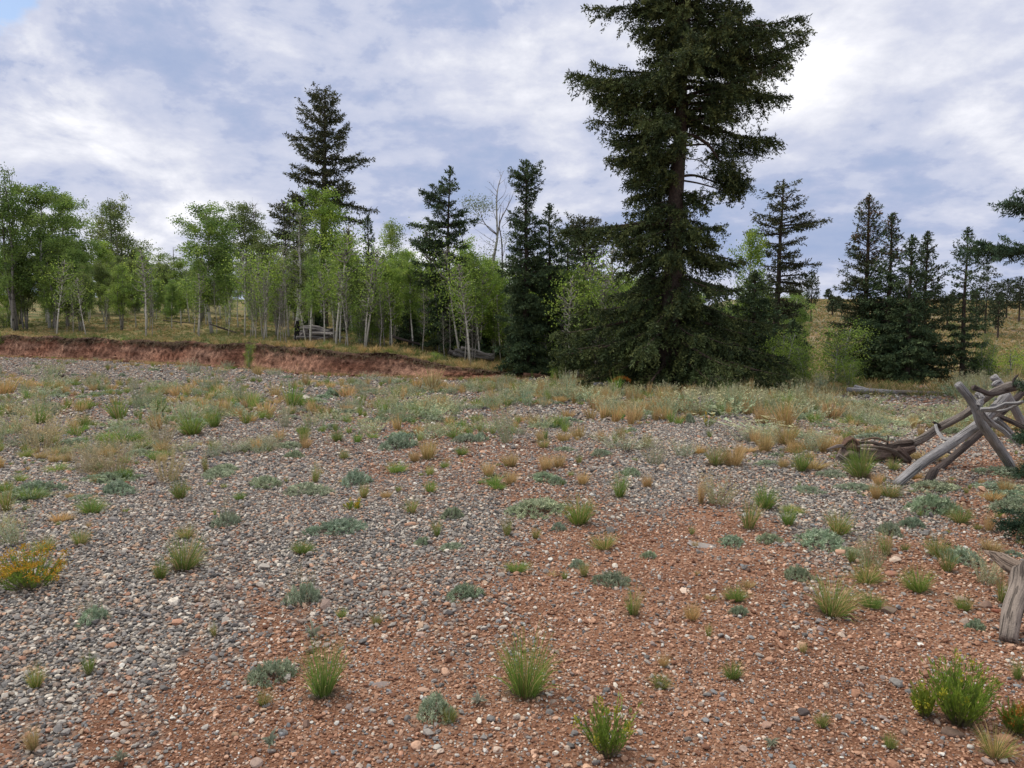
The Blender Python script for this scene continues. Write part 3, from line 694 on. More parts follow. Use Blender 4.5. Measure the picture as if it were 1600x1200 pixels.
def mk_label(kd, a, b, wd, h, loose=False):
    sz = h if kd[0] in 'GTW' else wd * .55
    size = 'tiny' if sz < 17 else 'small' if sz < 28 else 'medium' if sz < 45 else 'large'
    if kd in ('C', 'CS', 'R') and wd > 60: size = 'broad'
    base = size + ' ' + NOUN[kd]
    if loose: base = ('upright ' if h > wd * 1.25 else 'spreading ' if h < wd * .55 and kd != 'C' else '') + base
    lm = sorted(landm, key=lambda q: math.hypot(a - q[1], (b - q[2]) * 1.6))
    outs = []
    for q in lm[:5]:
        r_ = relation(a, b, q[1], q[2])
        if r_: outs.append(r_ + q[0])
    sub = 'on grey gravel' if float(gravelness(*[np.array([v]) for v in at(a, b)[:2]])[0]) > .5 else 'on red soil'
    cand = [f'{base} {o_}' for o_ in outs[:2]] + [f'{base} {sub} {outs[0]}'] + [f'{base} {o_}' for o_ in outs[2:]]
    dirs = 'left' if a < 533 else 'middle' if a < 1066 else 'right'
    row = 'far' if b < 690 else 'mid' if b < 850 else 'near'
    cand += [f'{base} {sub}, {row} {dirs} of the photo', f'slender {base} {outs[0]}', f'spreading {base} {outs[0]}']
    for c in cand:
        if c not in used_lab and len(c.split()) <= 16: used_lab.add(c); return c
    if loose: return None
    for ordn in ('second', 'third', 'fourth', 'fifth', 'sixth', 'seventh', 'eighth'):
        c = f'{ordn} {base}, going outward {outs[0]}'
        if c not in used_lab and len(c.split()) <= 16: used_lab.add(c); return c
    return cand[0]
cnt = {}
done = []
for kd, a, b, c, d, sd_ in plants:
    x, y, z = at(a, b); m = y / F
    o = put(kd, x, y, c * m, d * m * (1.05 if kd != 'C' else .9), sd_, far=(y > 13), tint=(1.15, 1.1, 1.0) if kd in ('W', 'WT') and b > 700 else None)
    tag(o, mk_label(kd, a, b, c, d), CATS[kd], GRP[kd])
    cnt[NAMES[kd]] = cnt.get(NAMES[kd], 0) + 1; done.append((x, y))
done = np.array(done)

# scattered plants in between, thick towards the back of the pad; the largest-showing ones are single things, the rest one mass each
DN = np.array([(0,590,.6),(150,600,1.0),(300,600,.8),(400,590,.7),(500,600,.9),(600,610,.9),(700,610,1.2),(800,600,2.2),(900,605,2.2),(1000,605,2.4),(1150,605,2.6),(1300,615,2.8),(1450,620,2.8),(1600,640,2.6),
               (100,640,1.5),(250,650,1.3),(400,640,1.4),(550,640,1.1),(700,640,1.3),(800,630,2.2),(900,640,1.2),(950,630,1.4),(1050,640,1.7),(1200,640,2.4),(1300,660,2.4),(1450,670,2.4),(1550,690,2.4),(1550,750,1.6),
               (50,700,1.5),(200,720,1.3),(350,720,.8),(500,710,.5),(650,700,.6),(800,700,.5),(950,680,.7),(1100,690,.15),(1200,690,.5),(1350,690,1.2),(1450,740,1.4),(50,760,1.0),(250,800,.05),(400,800,.03),(600,770,.25),(750,760,.2),(900,750,.3),(1050,780,.15),(1200,800,.3),(1350,820,.4),(1500,800,.7),
               (100,900,0),(400,900,.02),(700,900,.06),(1000,900,.05),(1300,900,.2),(1550,880,.6),(300,1100,.02),(800,1100,.02),(1200,1100,.05),(1550,1050,.2)], float)
def dens(x, y):
    px, py = proj(x, y, 0 * x); px = np.clip(px, -50, 1650); py = np.clip(py, 590, 1210)
    ly = 200 * np.log(py - 515); gy = 200 * np.log(DN[:, 1] - 515); num = 0 * px; d_ = 0 * px
    for (a, b, c), g2 in zip(DN, gy):
        wt = 1 / (((px - a) ** 2 * .35 + (ly - g2) ** 2) + 200) ** 1.8; num += wt * c; d_ += wt
    return num / d_ * np.clip(.8 + 1.7 * wav(x, y, 1.5, 77) + 1.1 * wav(x, y, 4, 78), .03, 3)
r = np.random.RandomState(88)
N = 60000
yy = np.sqrt(r.uniform(2.6 ** 2, 23.5 ** 2, N)) ; yy = np.where(r.rand(N) < .35, r.uniform(14, 46, N), yy); xx = (r.rand(N) * 2 - 1) * (yy * .71 + 1.2)
lim = np.minimum(bank_y(xx) - .2, np.where(xx > 1.5, 23.5, 99)); ok = yy < lim
xx, yy = xx[ok], yy[ok]
area = 2 * .71 * (23.5 ** 2) / 2 + 60
keep = r.rand(len(xx)) < dens(xx, yy) * 6.4 * area / N * (1.0)
xx, yy = xx[keep], yy[keep]
px, py = proj(xx, yy, 0 * xx)
d2 = np.array([np.min(np.hypot(done[:, 0] - a, done[:, 1] - b)) if b < 9 else 9 for a, b in zip(xx, yy)]) if len(xx) else []
ok = (d2 > .18) & ~((px > 1305) & (px < 1495) & (yy > 16.2)); xx, yy, px, py = xx[ok], yy[ok], px[ok], py[ok]
# kinds follow the photo: dry straw patches, sage at the right, mixed green elsewhere
n = len(xx); u = r.rand(n)
sagew = sm(px, 780, 1100) * .12 + .17; drw = .20 + .20 * sm(px, 780, 900) + .30 * sm(px, 800, 1000) * (np.clip(wav(xx, yy, .9, 79) * 2, -.3, 1))
kinds = np.where(u < sagew, 'W', np.where(u < sagew + .14, 'C', np.where(u < sagew + .14 + drw, 'T', np.where(r.rand(n) < .5, 'G', 'GT'))))
kinds = np.where((yy < 9) & (kinds == 'W'), np.where(r.rand(n) < .5, 'C', 'WT'), kinds)
tall = .85 + .15 * sm(yy, 9, 14) + .28 * sm(px, 700, 1050) * sm(yy, 11, 15)
hm = {'G': .16, 'GT': .15, 'T': .20, 'C': .06, 'W': .24, 'WT': .22}; wm = {'G': .22, 'GT': .22, 'T': .24, 'C': .40, 'W': .46, 'WT': .4}
hh = np.array([hm[k] for k in kinds]) * tall * np.exp(r.randn(n) * .36); ww = np.array([wm[k] for k in kinds]) * np.exp(r.randn(n) * .4)
ww = np.where(kinds == 'C', np.minimum(ww, .5), ww); hh = np.where(kinds == 'C', np.maximum(hh, ww * .17), hh); hh = np.where((px > 1290) & (px < 1500) & (yy > 12.5), hh * .6, hh); near = yy < 7; hh = np.where(near, hh * .55, hh); ww = np.where(near, ww * .5, ww)
order = np.argsort(-(hh * ww) / yy ** 2)
QUOTA = {'grass_tuft': 285, 'dry_grass_tuft': 240, 'sage_cushion': 200, 'sagebrush': 240}
rest = {'grass': MB(), 'sage': MB()}
def zone_label(kd, p, q):
    where = 'in the thick sage strip before the big spruce' if (p > 800 and p < 1240 and q < 650) else 'among the sage and straw before the fence' if (p >= 1240 and q < 760) else 'at the foot of the red cut bank' if q < 625 else 'on the weedy gravel left of the pad' if p < 450 else 'on the weedy gravel in mid pad' if q < 760 else 'on the open stony foreground'
    return f'{NOUN[kd]} {where}'
cache = {}
def mesh_arrays(me):
    if me.name not in cache:
        v = np.zeros(len(me.vertices) * 3, np.float32); me.vertices.foreach_get('co', v); c = np.zeros(len(me.vertices) * 4, np.float32); me.attributes['col'].data.foreach_get('color', c)
        lt = np.zeros(len(me.polygons), np.int32); me.polygons.foreach_get('loop_total', lt); li = np.zeros(len(me.loops), np.int32); me.loops.foreach_get('vertex_index', li)
        nt = int((lt == 3).sum()); cache[me.name] = (v.reshape(-1, 3), c.reshape(-1, 4)[:, :3], li[:nt * 3].reshape(-1, 3), li[nt * 3:].reshape(-1, 4))
    return cache[me.name]
def bake(mb, kd, x, y, w_, h_, seed):
    r_ = random.Random(seed); me = FARB[kd]; v, c, t, q = mesh_arrays(me[r_.randrange(len(me))]); H0, R0 = DIM[kd]
    a = r_.uniform(0, 6.28); s_ = w_ / 2 / R0
    vv = v * [s_, s_, h_ / H0]; vv = np.stack([vv[:, 0] * math.cos(a) - vv[:, 1] * math.sin(a) + x, vv[:, 0] * math.sin(a) + vv[:, 1] * math.cos(a) + y, vv[:, 2] + Hs(x, y)], -1)
    mb.add(vv, t, q, np.clip(c * r_.uniform(.85, 1.15), 0, 1))
nind = 0
for k in order:
    kd = kinds[k]; nm = NAMES[kd]
    if cnt.get(nm, 0) < QUOTA[nm]:
        cnt[nm] = cnt.get(nm, 0) + 1
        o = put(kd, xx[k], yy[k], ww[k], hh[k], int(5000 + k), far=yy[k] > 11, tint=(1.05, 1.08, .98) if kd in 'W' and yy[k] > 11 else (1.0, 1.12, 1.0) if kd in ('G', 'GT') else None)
        zl = zone_label(kd, px[k], py[k]); lab = zl
        if True:
            l2 = mk_label(kd, px[k], py[k], ww[k] / yy[k] * F, hh[k] / yy[k] * F, loose=True)
            if l2: lab = l2
        nind += 1; tag(o, lab, CATS[kd], zl.replace(NOUN[kd], NOUN[kd] + 's').replace('brushs', 'brushes'))
    else: bake(rest['sage' if kd in ('C', 'W', 'WT') else 'grass'], kd, xx[k], yy[k], ww[k], hh[k], int(5000 + k))
print('scatter', n, cnt)
# very small weeds and litter
x, y, r = grid_pts(3.0, 22, .34, 91); p_ = r.rand(len(x)) < dens(x, y) * .5; x, y = x[p_], y[p_]
for k in range(len(x)):
    if y[k] > bank_y(x[k]) - .2: continue
    bake(rest['grass'], 'GT' if r.rand() < .7 else 'T', x[k], y[k], r.uniform(.05, .13), r.uniform(.03, .08), int(9000 + k))
if rest['grass'].n: tag(rest['grass'].obj('grass', M_GRASS), 'small green and straw grass sprigs filling the ground between the tufts', 'grass', kind='stuff')
if rest['sage'].n: tag(rest['sage'].obj('sage_ground_cover', M_SAGE), 'low silvery sage growth filling the gaps at the back of the pad', 'sage cover', kind='stuff')

# dead twigs, straw and needles lying about
r = np.random.RandomState(444); n = 5200; yy2 = np.sqrt(r.uniform(2.4 ** 2, 15 ** 2, n)); xx2 = (r.rand(n) * 2 - 1) * (yy2 * .71 + .8)
p_ = r.rand(n) < np.clip(.35 + wav(xx2, yy2, 1.2, 45) * .9, .05, 1); xx2, yy2 = xx2[p_], yy2[p_]; n = len(xx2); lm_ = MB(); th = r.rand(n) * 6.28
ribbons(lm_, np.stack([xx2, yy2, H(xx2, yy2) + .012 + .01 * r.rand(n)], -1), np.stack([np.cos(th), np.sin(th), r.randn(n) * .12], -1), .02 + .09 * r.rand(n) ** 2, .0022 + .002 * r.rand(n), .05, vary((.20, .16, .12), n, .4, r), vary((.24, .20, .15), n, .4, r), 2, r)
tag(lm_.obj('litter', M_GRASS), 'dry stalks and twigs lying on the stony ground', 'litter', kind='stuff')
# yellow flowering bushes, each with stems, foliage and flower heads
def ybush(px_, py_, w_, h_, seed, label, **kw):
    x, y, z = at(px_, py_); m = y / F
    s, f, fl = yellowbush(seed, h=h_ * m, rx=w_ * m / 2, **kw)
    t = empty('yellow_flower_bush', (x, y, z)); tag(t, label, 'flowering bush', 'yellow flowering bushes on the pad')
    for nm, me in [('stem', s), ('foliage', f)] + ([('flower_head', q) for q in fl] if isinstance(fl, list) else [('flower_heads', fl)]):
        o = bpy.data.objects.new(nm, me); COL.objects.link(o); o.parent = t
    return t
ybush(48, 918, 140, 66, 300, 'orange-yellow flowering bush spreading over grey gravel at the left edge', n=130, flowers=.62, fcol=((.50, .29, .035), (.58, .37, .04), (.40, .2, .03)))
ybush(950, 1183, 80, 98, 301, 'spindly green bush with few yellow tips on red soil at bottom centre', n=64, flowers=.10, fcol=((.42, .38, .04), (.36, .36, .05)))
ybush(1500, 1132, 104, 108, 302, 'bushy bright green shrub with yellow tips on red soil at lower right', n=150, flowers=.06, fcol=((.45, .42, .04), (.36, .38, .05)), gcol=((.19, .30, .04), (.25, .35, .05), (.14, .22, .04)))
ybush(1445, 1122, 44, 58, 303, 'small yellow-green side shrub leaning left of the bright lower-right bush', n=45, flowers=.12, fcol=((.45, .42, .04), (.38, .38, .05)), gcol=((.24, .30, .04), (.20, .27, .04)))
ybush(1590, 1150, 50, 56, 304, 'green shrub with orange seed heads at the lower right edge', n=60, flowers=.3, fcol=((.45, .2, .04), (.38, .16, .04)))
ybush(552, 797, 30, 20, 305, 'tiny yellow-flowered weed in the gravel left of centre', n=26, flowers=.3)
ybush(1105, 668, 30, 26, 306, 'small yellow-green weed by the sage at the back of the gravel', n=30, flowers=.3)

# stones
for k, (a, b, w_, fl, col, lab) in enumerate([
    (1316, 866, 28, .42, (.50, .30, .21), 'pink oblong stone beside the feathery sage right of centre'), (1393, 900, 22, .5, (.38, .19, .13), 'reddish angular stone between two grass tufts at right'),
    (1390, 958, 28, .6, (.22, .16, .12), 'brown wedge-shaped stone on bare red soil at right'), (1255, 1118, 26, .5, (.10, .08, .075), 'dark angular rock half sunk in the red soil lower right'),
    (1488, 1150, 40, .42, (.16, .11, .085), 'dark brown flat stone in front of the bright yellow-green shrub'), (1567, 1156, 30, .5, (.44, .24, .16), 'pink rounded stone right of the bright lower-right shrub'),
    (1100, 852, 54, .14, (.30, .27, .25), 'flat grey slab lying flush with the red soil'), (1246, 892, 30, .35, (.42, .26, .17), 'tan flat stone behind the low sage cushion right of centre'),
    (1540, 950, 24, .6, (.26, .17, .13), 'brown stone in the little heap beside the curved log'), (1532, 962, 18, .5, (.42, .23, .15), 'orange stone at the front of the heap by the curved log'), (1556, 956, 20, .5, (.33, .13, .08), 'dark red stone at the right of the heap by the curved log'),
    (1197, 1138, 24, .5, (.44, .28, .21), 'pale pink stone near the lower rosette plant'), (367, 1153, 18, .6, (.34, .23, .15), 'round brown stone on red soil at lower left'), (1516, 1170, 14, .6, (.6, .57, .52), 'small white stone at the lower right'),
    (1033, 944, 14, .6, (.2, .13, .09), 'small brown stone right of the straggly green tuft'), (596, 1072, 30, .25, (.28, .23, .21), 'thin flat grey stone on the red soil lower centre'), (661, 1081, 24, .35, (.5, .33, .24), 'pale orange stone behind the lower sage cushion'),
    (640, 822, 22, .4, (.45, .27, .18), 'orange flat stone in the gravel left of centre'), (1500, 938, 24, .35, (.36, .25, .2), 'pinkish flat stone left of the curved log'), (1130, 1095, 14, .5, (.3, .29, .3), 'small grey stone low right of centre'), (300, 990, 0, 0, 0, ''), (1400, 872, 16, .5, (.46, .3, .22), 'small pink stone between the tufts near the slope'), (1165, 807, 14, .6, (.4, .4, .38), 'small pale grey stone behind the grass right of centre')]):
    if not w_: continue
    x, y, z = at(a, b); me = stone_mesh(400 + k, col, fl); o = bpy.data.objects.new('stone', me); COL.objects.link(o)
    s_ = w_ * y / F / 2; o.scale = (s_, s_, s_); o.location = (x, y, z + s_ * fl * (.35 if fl > .2 else -.15)); o.rotation_euler = (.1 * math.sin(k), .1 * math.cos(k * 2), .25 * math.sin(k * 3))
    tag(o, lab, 'stone')
# ------------------------------------------------------------------ weathered wood
def resample(pts, step):
    pts = np.asarray(pts, float); m = len(pts)
    if m == 2: pts = np.array([pts[0], pts[0] * .67 + pts[1] * .33, pts[0] * .33 + pts[1] * .67, pts[1]]); m = 4
    Pp = np.concatenate([[2 * pts[0] - pts[1]], pts, [2 * pts[-1] - pts[-2]]]); out = []; us = []
    for i in range(m - 1):
        p0, p1, p2, p3 = Pp[i:i + 4]; k = max(2, int(np.linalg.norm(p2 - p1) / step))
        for t in np.arange(k) / k:
            out.append(.5 * ((2 * p1) + (-p0 + p2) * t + (2 * p0 - 5 * p1 + 4 * p2 - p3) * t * t + (-p0 + 3 * p1 - 3 * p2 + p3) * t ** 3)); us.append((i + t) / (m - 1))
    out.append(pts[-1]); us.append(1.0)
    return np.array(out), np.array(us)
class WB(MB):
    def __init__(s): super().__init__(); s.al = []
    def log(s, pts, rad, col, seed, gnarl=.08, twist=0.0, n=18, step=.035, off=0.0):
        r = np.random.RandomState(seed); p, u = resample(pts, step); k = len(p)
        rr = np.interp(u, np.linspace(0, 1, len(rad)), rad) if np.ndim(rad) else np.full(k, rad)
        tan = norm(np.gradient(p, axis=0)); up = np.array([.2, .1, .97]) if abs(tan[:, 2].mean()) < .8 else np.array([.97, .2, .1])
        nr_ = norm(np.cross(tan, up)); bi = norm(np.cross(tan, nr_)); a = np.arange(n) / n * 2 * np.pi
        ln = np.concatenate([[0], np.cumsum(np.linalg.norm(np.diff(p, axis=0), axis=1))])
        g = 0
        for m in range(7):
            fa = r.randint(1, 6); fl = r.uniform(1, 9); g = g + np.sin(a[None] * fa + ln[:, None] * fl + r.uniform(0, 6)) / (1 + .25 * fa)
        aa_ = a[None] + twist * ln[:, None]
        R = rr[:, None] * (1 + gnarl * g * .8)
        ring = p[:, None] + (nr_[:, None] * np.cos(aa_)[..., None] + bi[:, None] * np.sin(aa_)[..., None]) * R[..., None]
        v = ring.reshape(-1, 3); i = np.arange(k - 1)[:, None] * n; j = np.arange(n)[None]
        q = np.stack([i + j, i + (j + 1) % n, i + n + (j + 1) % n, i + n + j], -1).reshape(-1, 4)
        v = np.concatenate([v, [p[0] - tan[0] * .006], [p[-1] + tan[-1] * .006]]); c0, c1 = k * n, k * n + 1
        t = [(c0, (m + 1) % n, m) for m in range(n)] + [(c1, (k - 1) * n + m, (k - 1) * n + (m + 1) % n) for m in range(n)]
        s.add(v, t, q, np.clip(np.asarray(col)[None] * (1 + .1 * (r.rand(len(v), 1) - .5)), 0, 1))
        al = np.stack([np.cos(a)[None] * R, np.repeat(ln[:, None], n, 1) + off, np.sin(a)[None] * R], -1).reshape(-1, 3)
        s.al.append(np.concatenate([al, [[0, off, 0], [0, ln[-1] + off, 0]]]))
    def obj(s, name, mat, parent=None, smooth=True):
        o = super().obj(name, mat, parent, smooth); at_ = o.data.attributes.new('along', 'FLOAT_VECTOR', 'POINT')
        at_.data.foreach_set('vector', np.concatenate(s.al).astype(np.float32).ravel()); return o
GW = (.33, .325, .33); GW2 = (.35, .34, .345); BW = (.235, .205, .185); DKW = (.10, .08, .075)
def pr(base, l):      # photo px + depth -> local coordinates of base
    return [P(a, b, Y) - np.array(base) for a, b, Y in l]

# old buck fence at the right: crossed legs, a long rail and gnarled braces, all one fence
bx, by, bz = at(1500, 745); base = (bx, by, bz)
fence = empty('log_fence', base); tag(fence, 'collapsed grey buck fence of crossed weathered logs at the right', 'fence')
def flog(name, l, rad, col, seed, lab=None, **kw):
    wb = WB(); q = pr(base, l); rad = list(np.array(rad) * .78); kw['gnarl'] = kw.get('gnarl', .08) * 1.2; wb.log(q, rad, col, seed, **kw); r = np.random.RandomState(seed + 900)
    for _ in range(5 if name in ('leg', 'rail') else 2):
        i = r.randint(0, len(q) - 1); t = r.rand(); c = q[i] * (1 - t) + q[i + 1] * t; d = norm(r.randn(3) + [0, -.5, .4]); R0 = rad[i]; wb.log([c, c + d * R0 * 1.0, c + d * R0 * r.uniform(1.15, 1.6)], [R0 * .42, R0 * .3, R0 * .12], np.array(col) * .6, seed + _, gnarl=.2, n=8, step=.02)
    o = wb.obj(name, M_WOOD, fence)
    if lab: o['label'] = lab
    return wb, o
flog('leg', [(1400, 758, 7.85), (1440, 724, 7.95), (1500, 684, 8.1), (1536, 656, 8.25), (1572, 618, 8.5)], [.066, .072, .07, .068, .062], GW2, 1, 'long smooth grey leg leaning up to the right', gnarl=.035, twist=.4)
flog('leg', [(1497, 600, 7.9), (1522, 632, 7.95), (1532, 660, 8.02), (1552, 688, 8.2), (1588, 742, 8.6)], [.05, .058, .06, .066, .07], GW, 2, 'leg crossing from upper left down to the right', gnarl=.05, twist=.5)
flog('leg', [(1552, 588, 8.9), (1566, 606, 8.9), (1586, 640, 8.95), (1612, 690, 9.1), (1650, 760, 9.4)], [.055, .058, .06, .06, .06], GW2, 3, gnarl=.04)
flog('leg', [(1630, 575, 9.2), (1600, 610, 9.1), (1560, 650, 8.95), (1500, 705, 8.7), (1455, 742, 8.55)], [.045, .05, .05, .05, .05], DKW, 4, 'dark leg standing behind the long smooth one', gnarl=.05)
flog('rail', [(1426, 694, 9.1), (1446, 684, 9.0), (1470, 667, 8.9), (1514, 643, 8.6), (1543, 620, 8.35), (1574, 603, 8.2), (1600, 600, 8.1), (1660, 585, 7.9)], [.058, .062, .06, .058, .055, .052, .05, .05], BW, 5, 'long brown rail resting in the crotch of the legs', gnarl=.09, twist=.8)
flog('brace', [(1524, 616, 7.85), (1534, 622, 7.8), (1530, 640, 7.78), (1548, 660, 7.8), (1568, 674, 7.85), (1594, 698, 7.9)], [.034, .042, .04, .034, .028, .018], GW2, 6, 'knotted pale brace wrapped over the crossing', gnarl=.18, twist=2.)
flog('brace', [(1532, 640, 7.7), (1556, 638, 7.65), (1572, 631, 7.6), (1590, 630, 7.55), (1625, 618, 7.45)], [.03, .026, .024, .02, .018], GW, 7, gnarl=.14, twist=1.5)
flog('brace', [(1540, 642, 7.72), (1566, 642, 7.68), (1586, 634, 7.6), (1606, 624, 7.5)], [.018, .018, .015, .01], GW, 8, gnarl=.14)
flog('brace', [(1520, 606, 8.1), (1535, 612, 8.1), (1553, 616, 8.15), (1590, 606, 8.3)], [.04, .03, .03, .03], DKW, 9, 'blackened brace behind the crossing', gnarl=.2)
flog('brace', [(1556, 654, 8.1), (1572, 668, 8.1), (1594, 694, 8.1)], [.035, .03, .02], GW, 10, gnarl=.15)
flog('brace', [(1462, 664, 8.55), (1466, 676, 8.45), (1476, 686, 8.3), (1488, 688, 8.1)], [.022, .022, .026, .03], GW, 11, gnarl=.2)
flog('branch_stub', [(1586, 604, 8.12), (1584, 594, 8.1), (1590, 586, 8.1)], [.026, .018, .012], DKW, 12, gnarl=.15)
flog('branch_stub', [(1470, 668, 8.9), (1464, 664, 8.85), (1458, 660, 8.8)], [.025, .022, .015], DKW, 13, gnarl=.25)
flog('branch_stub', [(1552, 603, 8.4), (1556, 598, 8.4), (1562, 596, 8.4)], [.035, .035, .03], GW2, 14, gnarl=.2)
flog('rail', [(1560, 650, 8.9), (1600, 668, 8.7), (1660, 700, 8.4)], [.04, .04, .04], DKW, 15, gnarl=.08)
# short dark prop and gnarled root log on the ground
wb = WB(); b0 = at(1448, 758); wb.log([(0, 0, -.04), (.03, -.02, .09), (.09, 0, .17)], [.05, .045, .035], DKW, 21, gnarl=.15)
o = wb.obj('wood_stub', M_WOOD); o.location = b0; tag(o, 'short dark broken stub under the leaning grey leg', 'stump')
rb = at(1365, 722); wb = WB()
def rl(l, rad, col, seed, **kw): wb.log([P(a, b, Y) - np.array(rb) for a, b, Y in l], rad, col, seed, **kw)
Y0 = rb[1]
rl([(1313, 716, Y0), (1326, 706, Y0), (1345, 712, Y0), (1380, 710, Y0), (1405, 706, Y0), (1430, 700, Y0 - .05)], [.05, .08, .075, .07, .075, .03], (.19, .14, .12), 31, gnarl=.28, twist=2.2, n=22)
rl([(1318, 700, Y0), (1330, 690, Y0), (1338, 702, Y0), (1330, 718, Y0)], [.03, .075, .06, .02], (.17, .10, .075), 32, gnarl=.38, n=22)
rl([(1292, 702, Y0 - .1), (1310, 697, Y0), (1326, 700, Y0)], [.008, .02, .03], (.22, .18, .16), 33, gnarl=.2)
rl([(1340, 692, Y0), (1362, 692, Y0), (1385, 698, Y0), (1405, 694, Y0), (1426, 690, Y0)], [.02, .018, .03, .045, .03], (.13, .10, .085), 34, gnarl=.35, twist=3)
rl([(1345, 688, Y0 + .1), (1368, 684, Y0), (1388, 691, Y0)], [.008, .012, .01], (.24, .17, .12), 35, gnarl=.2)
rl([(1340, 698, Y0 - .1), (1372, 699, Y0 - .1), (1398, 706, Y0 - .1), (1418, 722, Y0 - .12)], [.012, .018, .03, .02], (.15, .12, .10), 36, gnarl=.25)
rl([(1308, 712, Y0 - .1), (1322, 722, Y0 - .1), (1336, 724, Y0 - .1)], [.03, .035, .02], (.26, .22, .20), 37, gnarl=.2)
rl([(1400, 704, Y0 - .08), (1412, 712, Y0 - .1), (1422, 724, Y0 - .1), (1410, 728, Y0 - .1)], [.05, .045, .03, .012], (.10, .07, .06), 38, gnarl=.4, twist=3)
rl([(1386, 695, Y0), (1388, 684, Y0), (1386, 680, Y0)], [.012, .007, .002], (.1, .08, .07), 39)
o = wb.obj('root_log', M_WOOD); o.location = rb; tag(o, 'gnarled brown and grey root log lying on gravel left of the fence', 'log')
# log at the lower right
lb = at(1580, 1008); Yl = lb[1]; wb = WB()
wb.log([P(1574, 1000, Yl) - np.array(lb), P(1580, 960, Yl + .12) - np.array(lb), P(1592, 918, Yl + .3) - np.array(lb), P(1598, 892, Yl + .42) - np.array(lb), P(1640, 880, Yl + .5) - np.array(lb)], [.036, .043, .047, .05, .052], (.27, .225, .195), 51, gnarl=.17, twist=.8)
wb.log([P(1540, 862, Yl + .7) - np.array(lb), P(1560, 870, Yl + .6) - np.array(lb), P(1582, 884, Yl + .48) - np.array(lb), P(1610, 896, Yl + .4) - np.array(lb)], [.012, .035, .05, .05], (.27, .21, .17), 52, gnarl=.2, twist=1)
o = wb.obj('fallen_log', M_WOOD); o.location = lb; tag(o, 'curved grey-brown log with cracked bark at the right edge', 'log')
# log piles
def pile(px_, py_, wpx, hpx, n, seed, label, cols, spread=.5, ang=0.0):
    x, y, z = at(px_, py_); m = y / F; w_, h_ = wpx * m, hpx * m; r = np.random.RandomState(seed)
    for k in range(n):
        t = k / max(n - 1, 1); wb = WB(); L = w_ * r.uniform(.6, 1.0) * (1 - .3 * t); cx = r.uniform(-.5, .5) * (w_ - L); zc = h_ * t * .92 + .05
        a = ang + r.randn() * .06; e = r.randn() * .05
        wb.log([(cx - L / 2 * math.cos(a), r.randn() * .1 * spread, zc - L / 2 * math.sin(a) + e), (cx, r.randn() * .3 * spread, zc + r.randn() * .05), (cx + L / 2 * math.cos(a), r.randn() * .2 * spread, zc + L / 2 * math.sin(a) - e)], [r.uniform(.05, .09), r.uniform(.05, .09), r.uniform(.03, .06)], np.array(cols[k % len(cols)]) * r.uniform(.7, 1.15), seed * 50 + k, gnarl=.1, n=10, step=.12)
        o = wb.obj('log', M_WOOD); o.location = (x, y + (r.rand() - .5) * spread + .3, z); tag(o, label, 'log', label.replace('log', 'logs', 1))
pile(500, 533, 74, 17, 26, 5, 'dry grey log in the stacked pile above the cut bank', [(.20, .185, .18), (.27, .25, .24), (.12, .105, .10)], 1.1, -.07)
pile(735, 563, 74, 12, 13, 6, 'thin grey log in the low heap by the white aspen', [(.27, .25, .235), (.14, .125, .12)], .8, -.14)
x, y, z = at(1400, 617)
for k, (a0, b0_, a1, b1, rd, c_) in enumerate([(1324, 609, 1480, 620, .06, GW2), (1335, 604, 1390, 616, .05, GW2), (1375, 612, 1482, 616, .05, BW), (1380, 618, 1478, 624, .05, GW)]):
    wb = WB(); Yk = y + .2 * (k % 2) - .1; b_ = np.array([x, y, z])
    wb.log([P(a0, b0_, Yk) - b_, P((a0 + a1) / 2, (b0_ + b1) / 2 - 1 + (k == 1) * 2, Yk) - b_, P(a1, b1, Yk + .3) - b_], rd, c_, 70 + k, gnarl=.07, n=12, step=.1)
    o = wb.obj('log', M_WOOD); o.location = (x, y, z)
    tag(o, ['long pale grey pole lying lowest at left of the far right log row', 'bent silvery pole with raised left tip in the far right log row', 'brown-grey upper log at the back of the far right log row', 'grey lower log at the right front of the far right log row'][k], 'log')
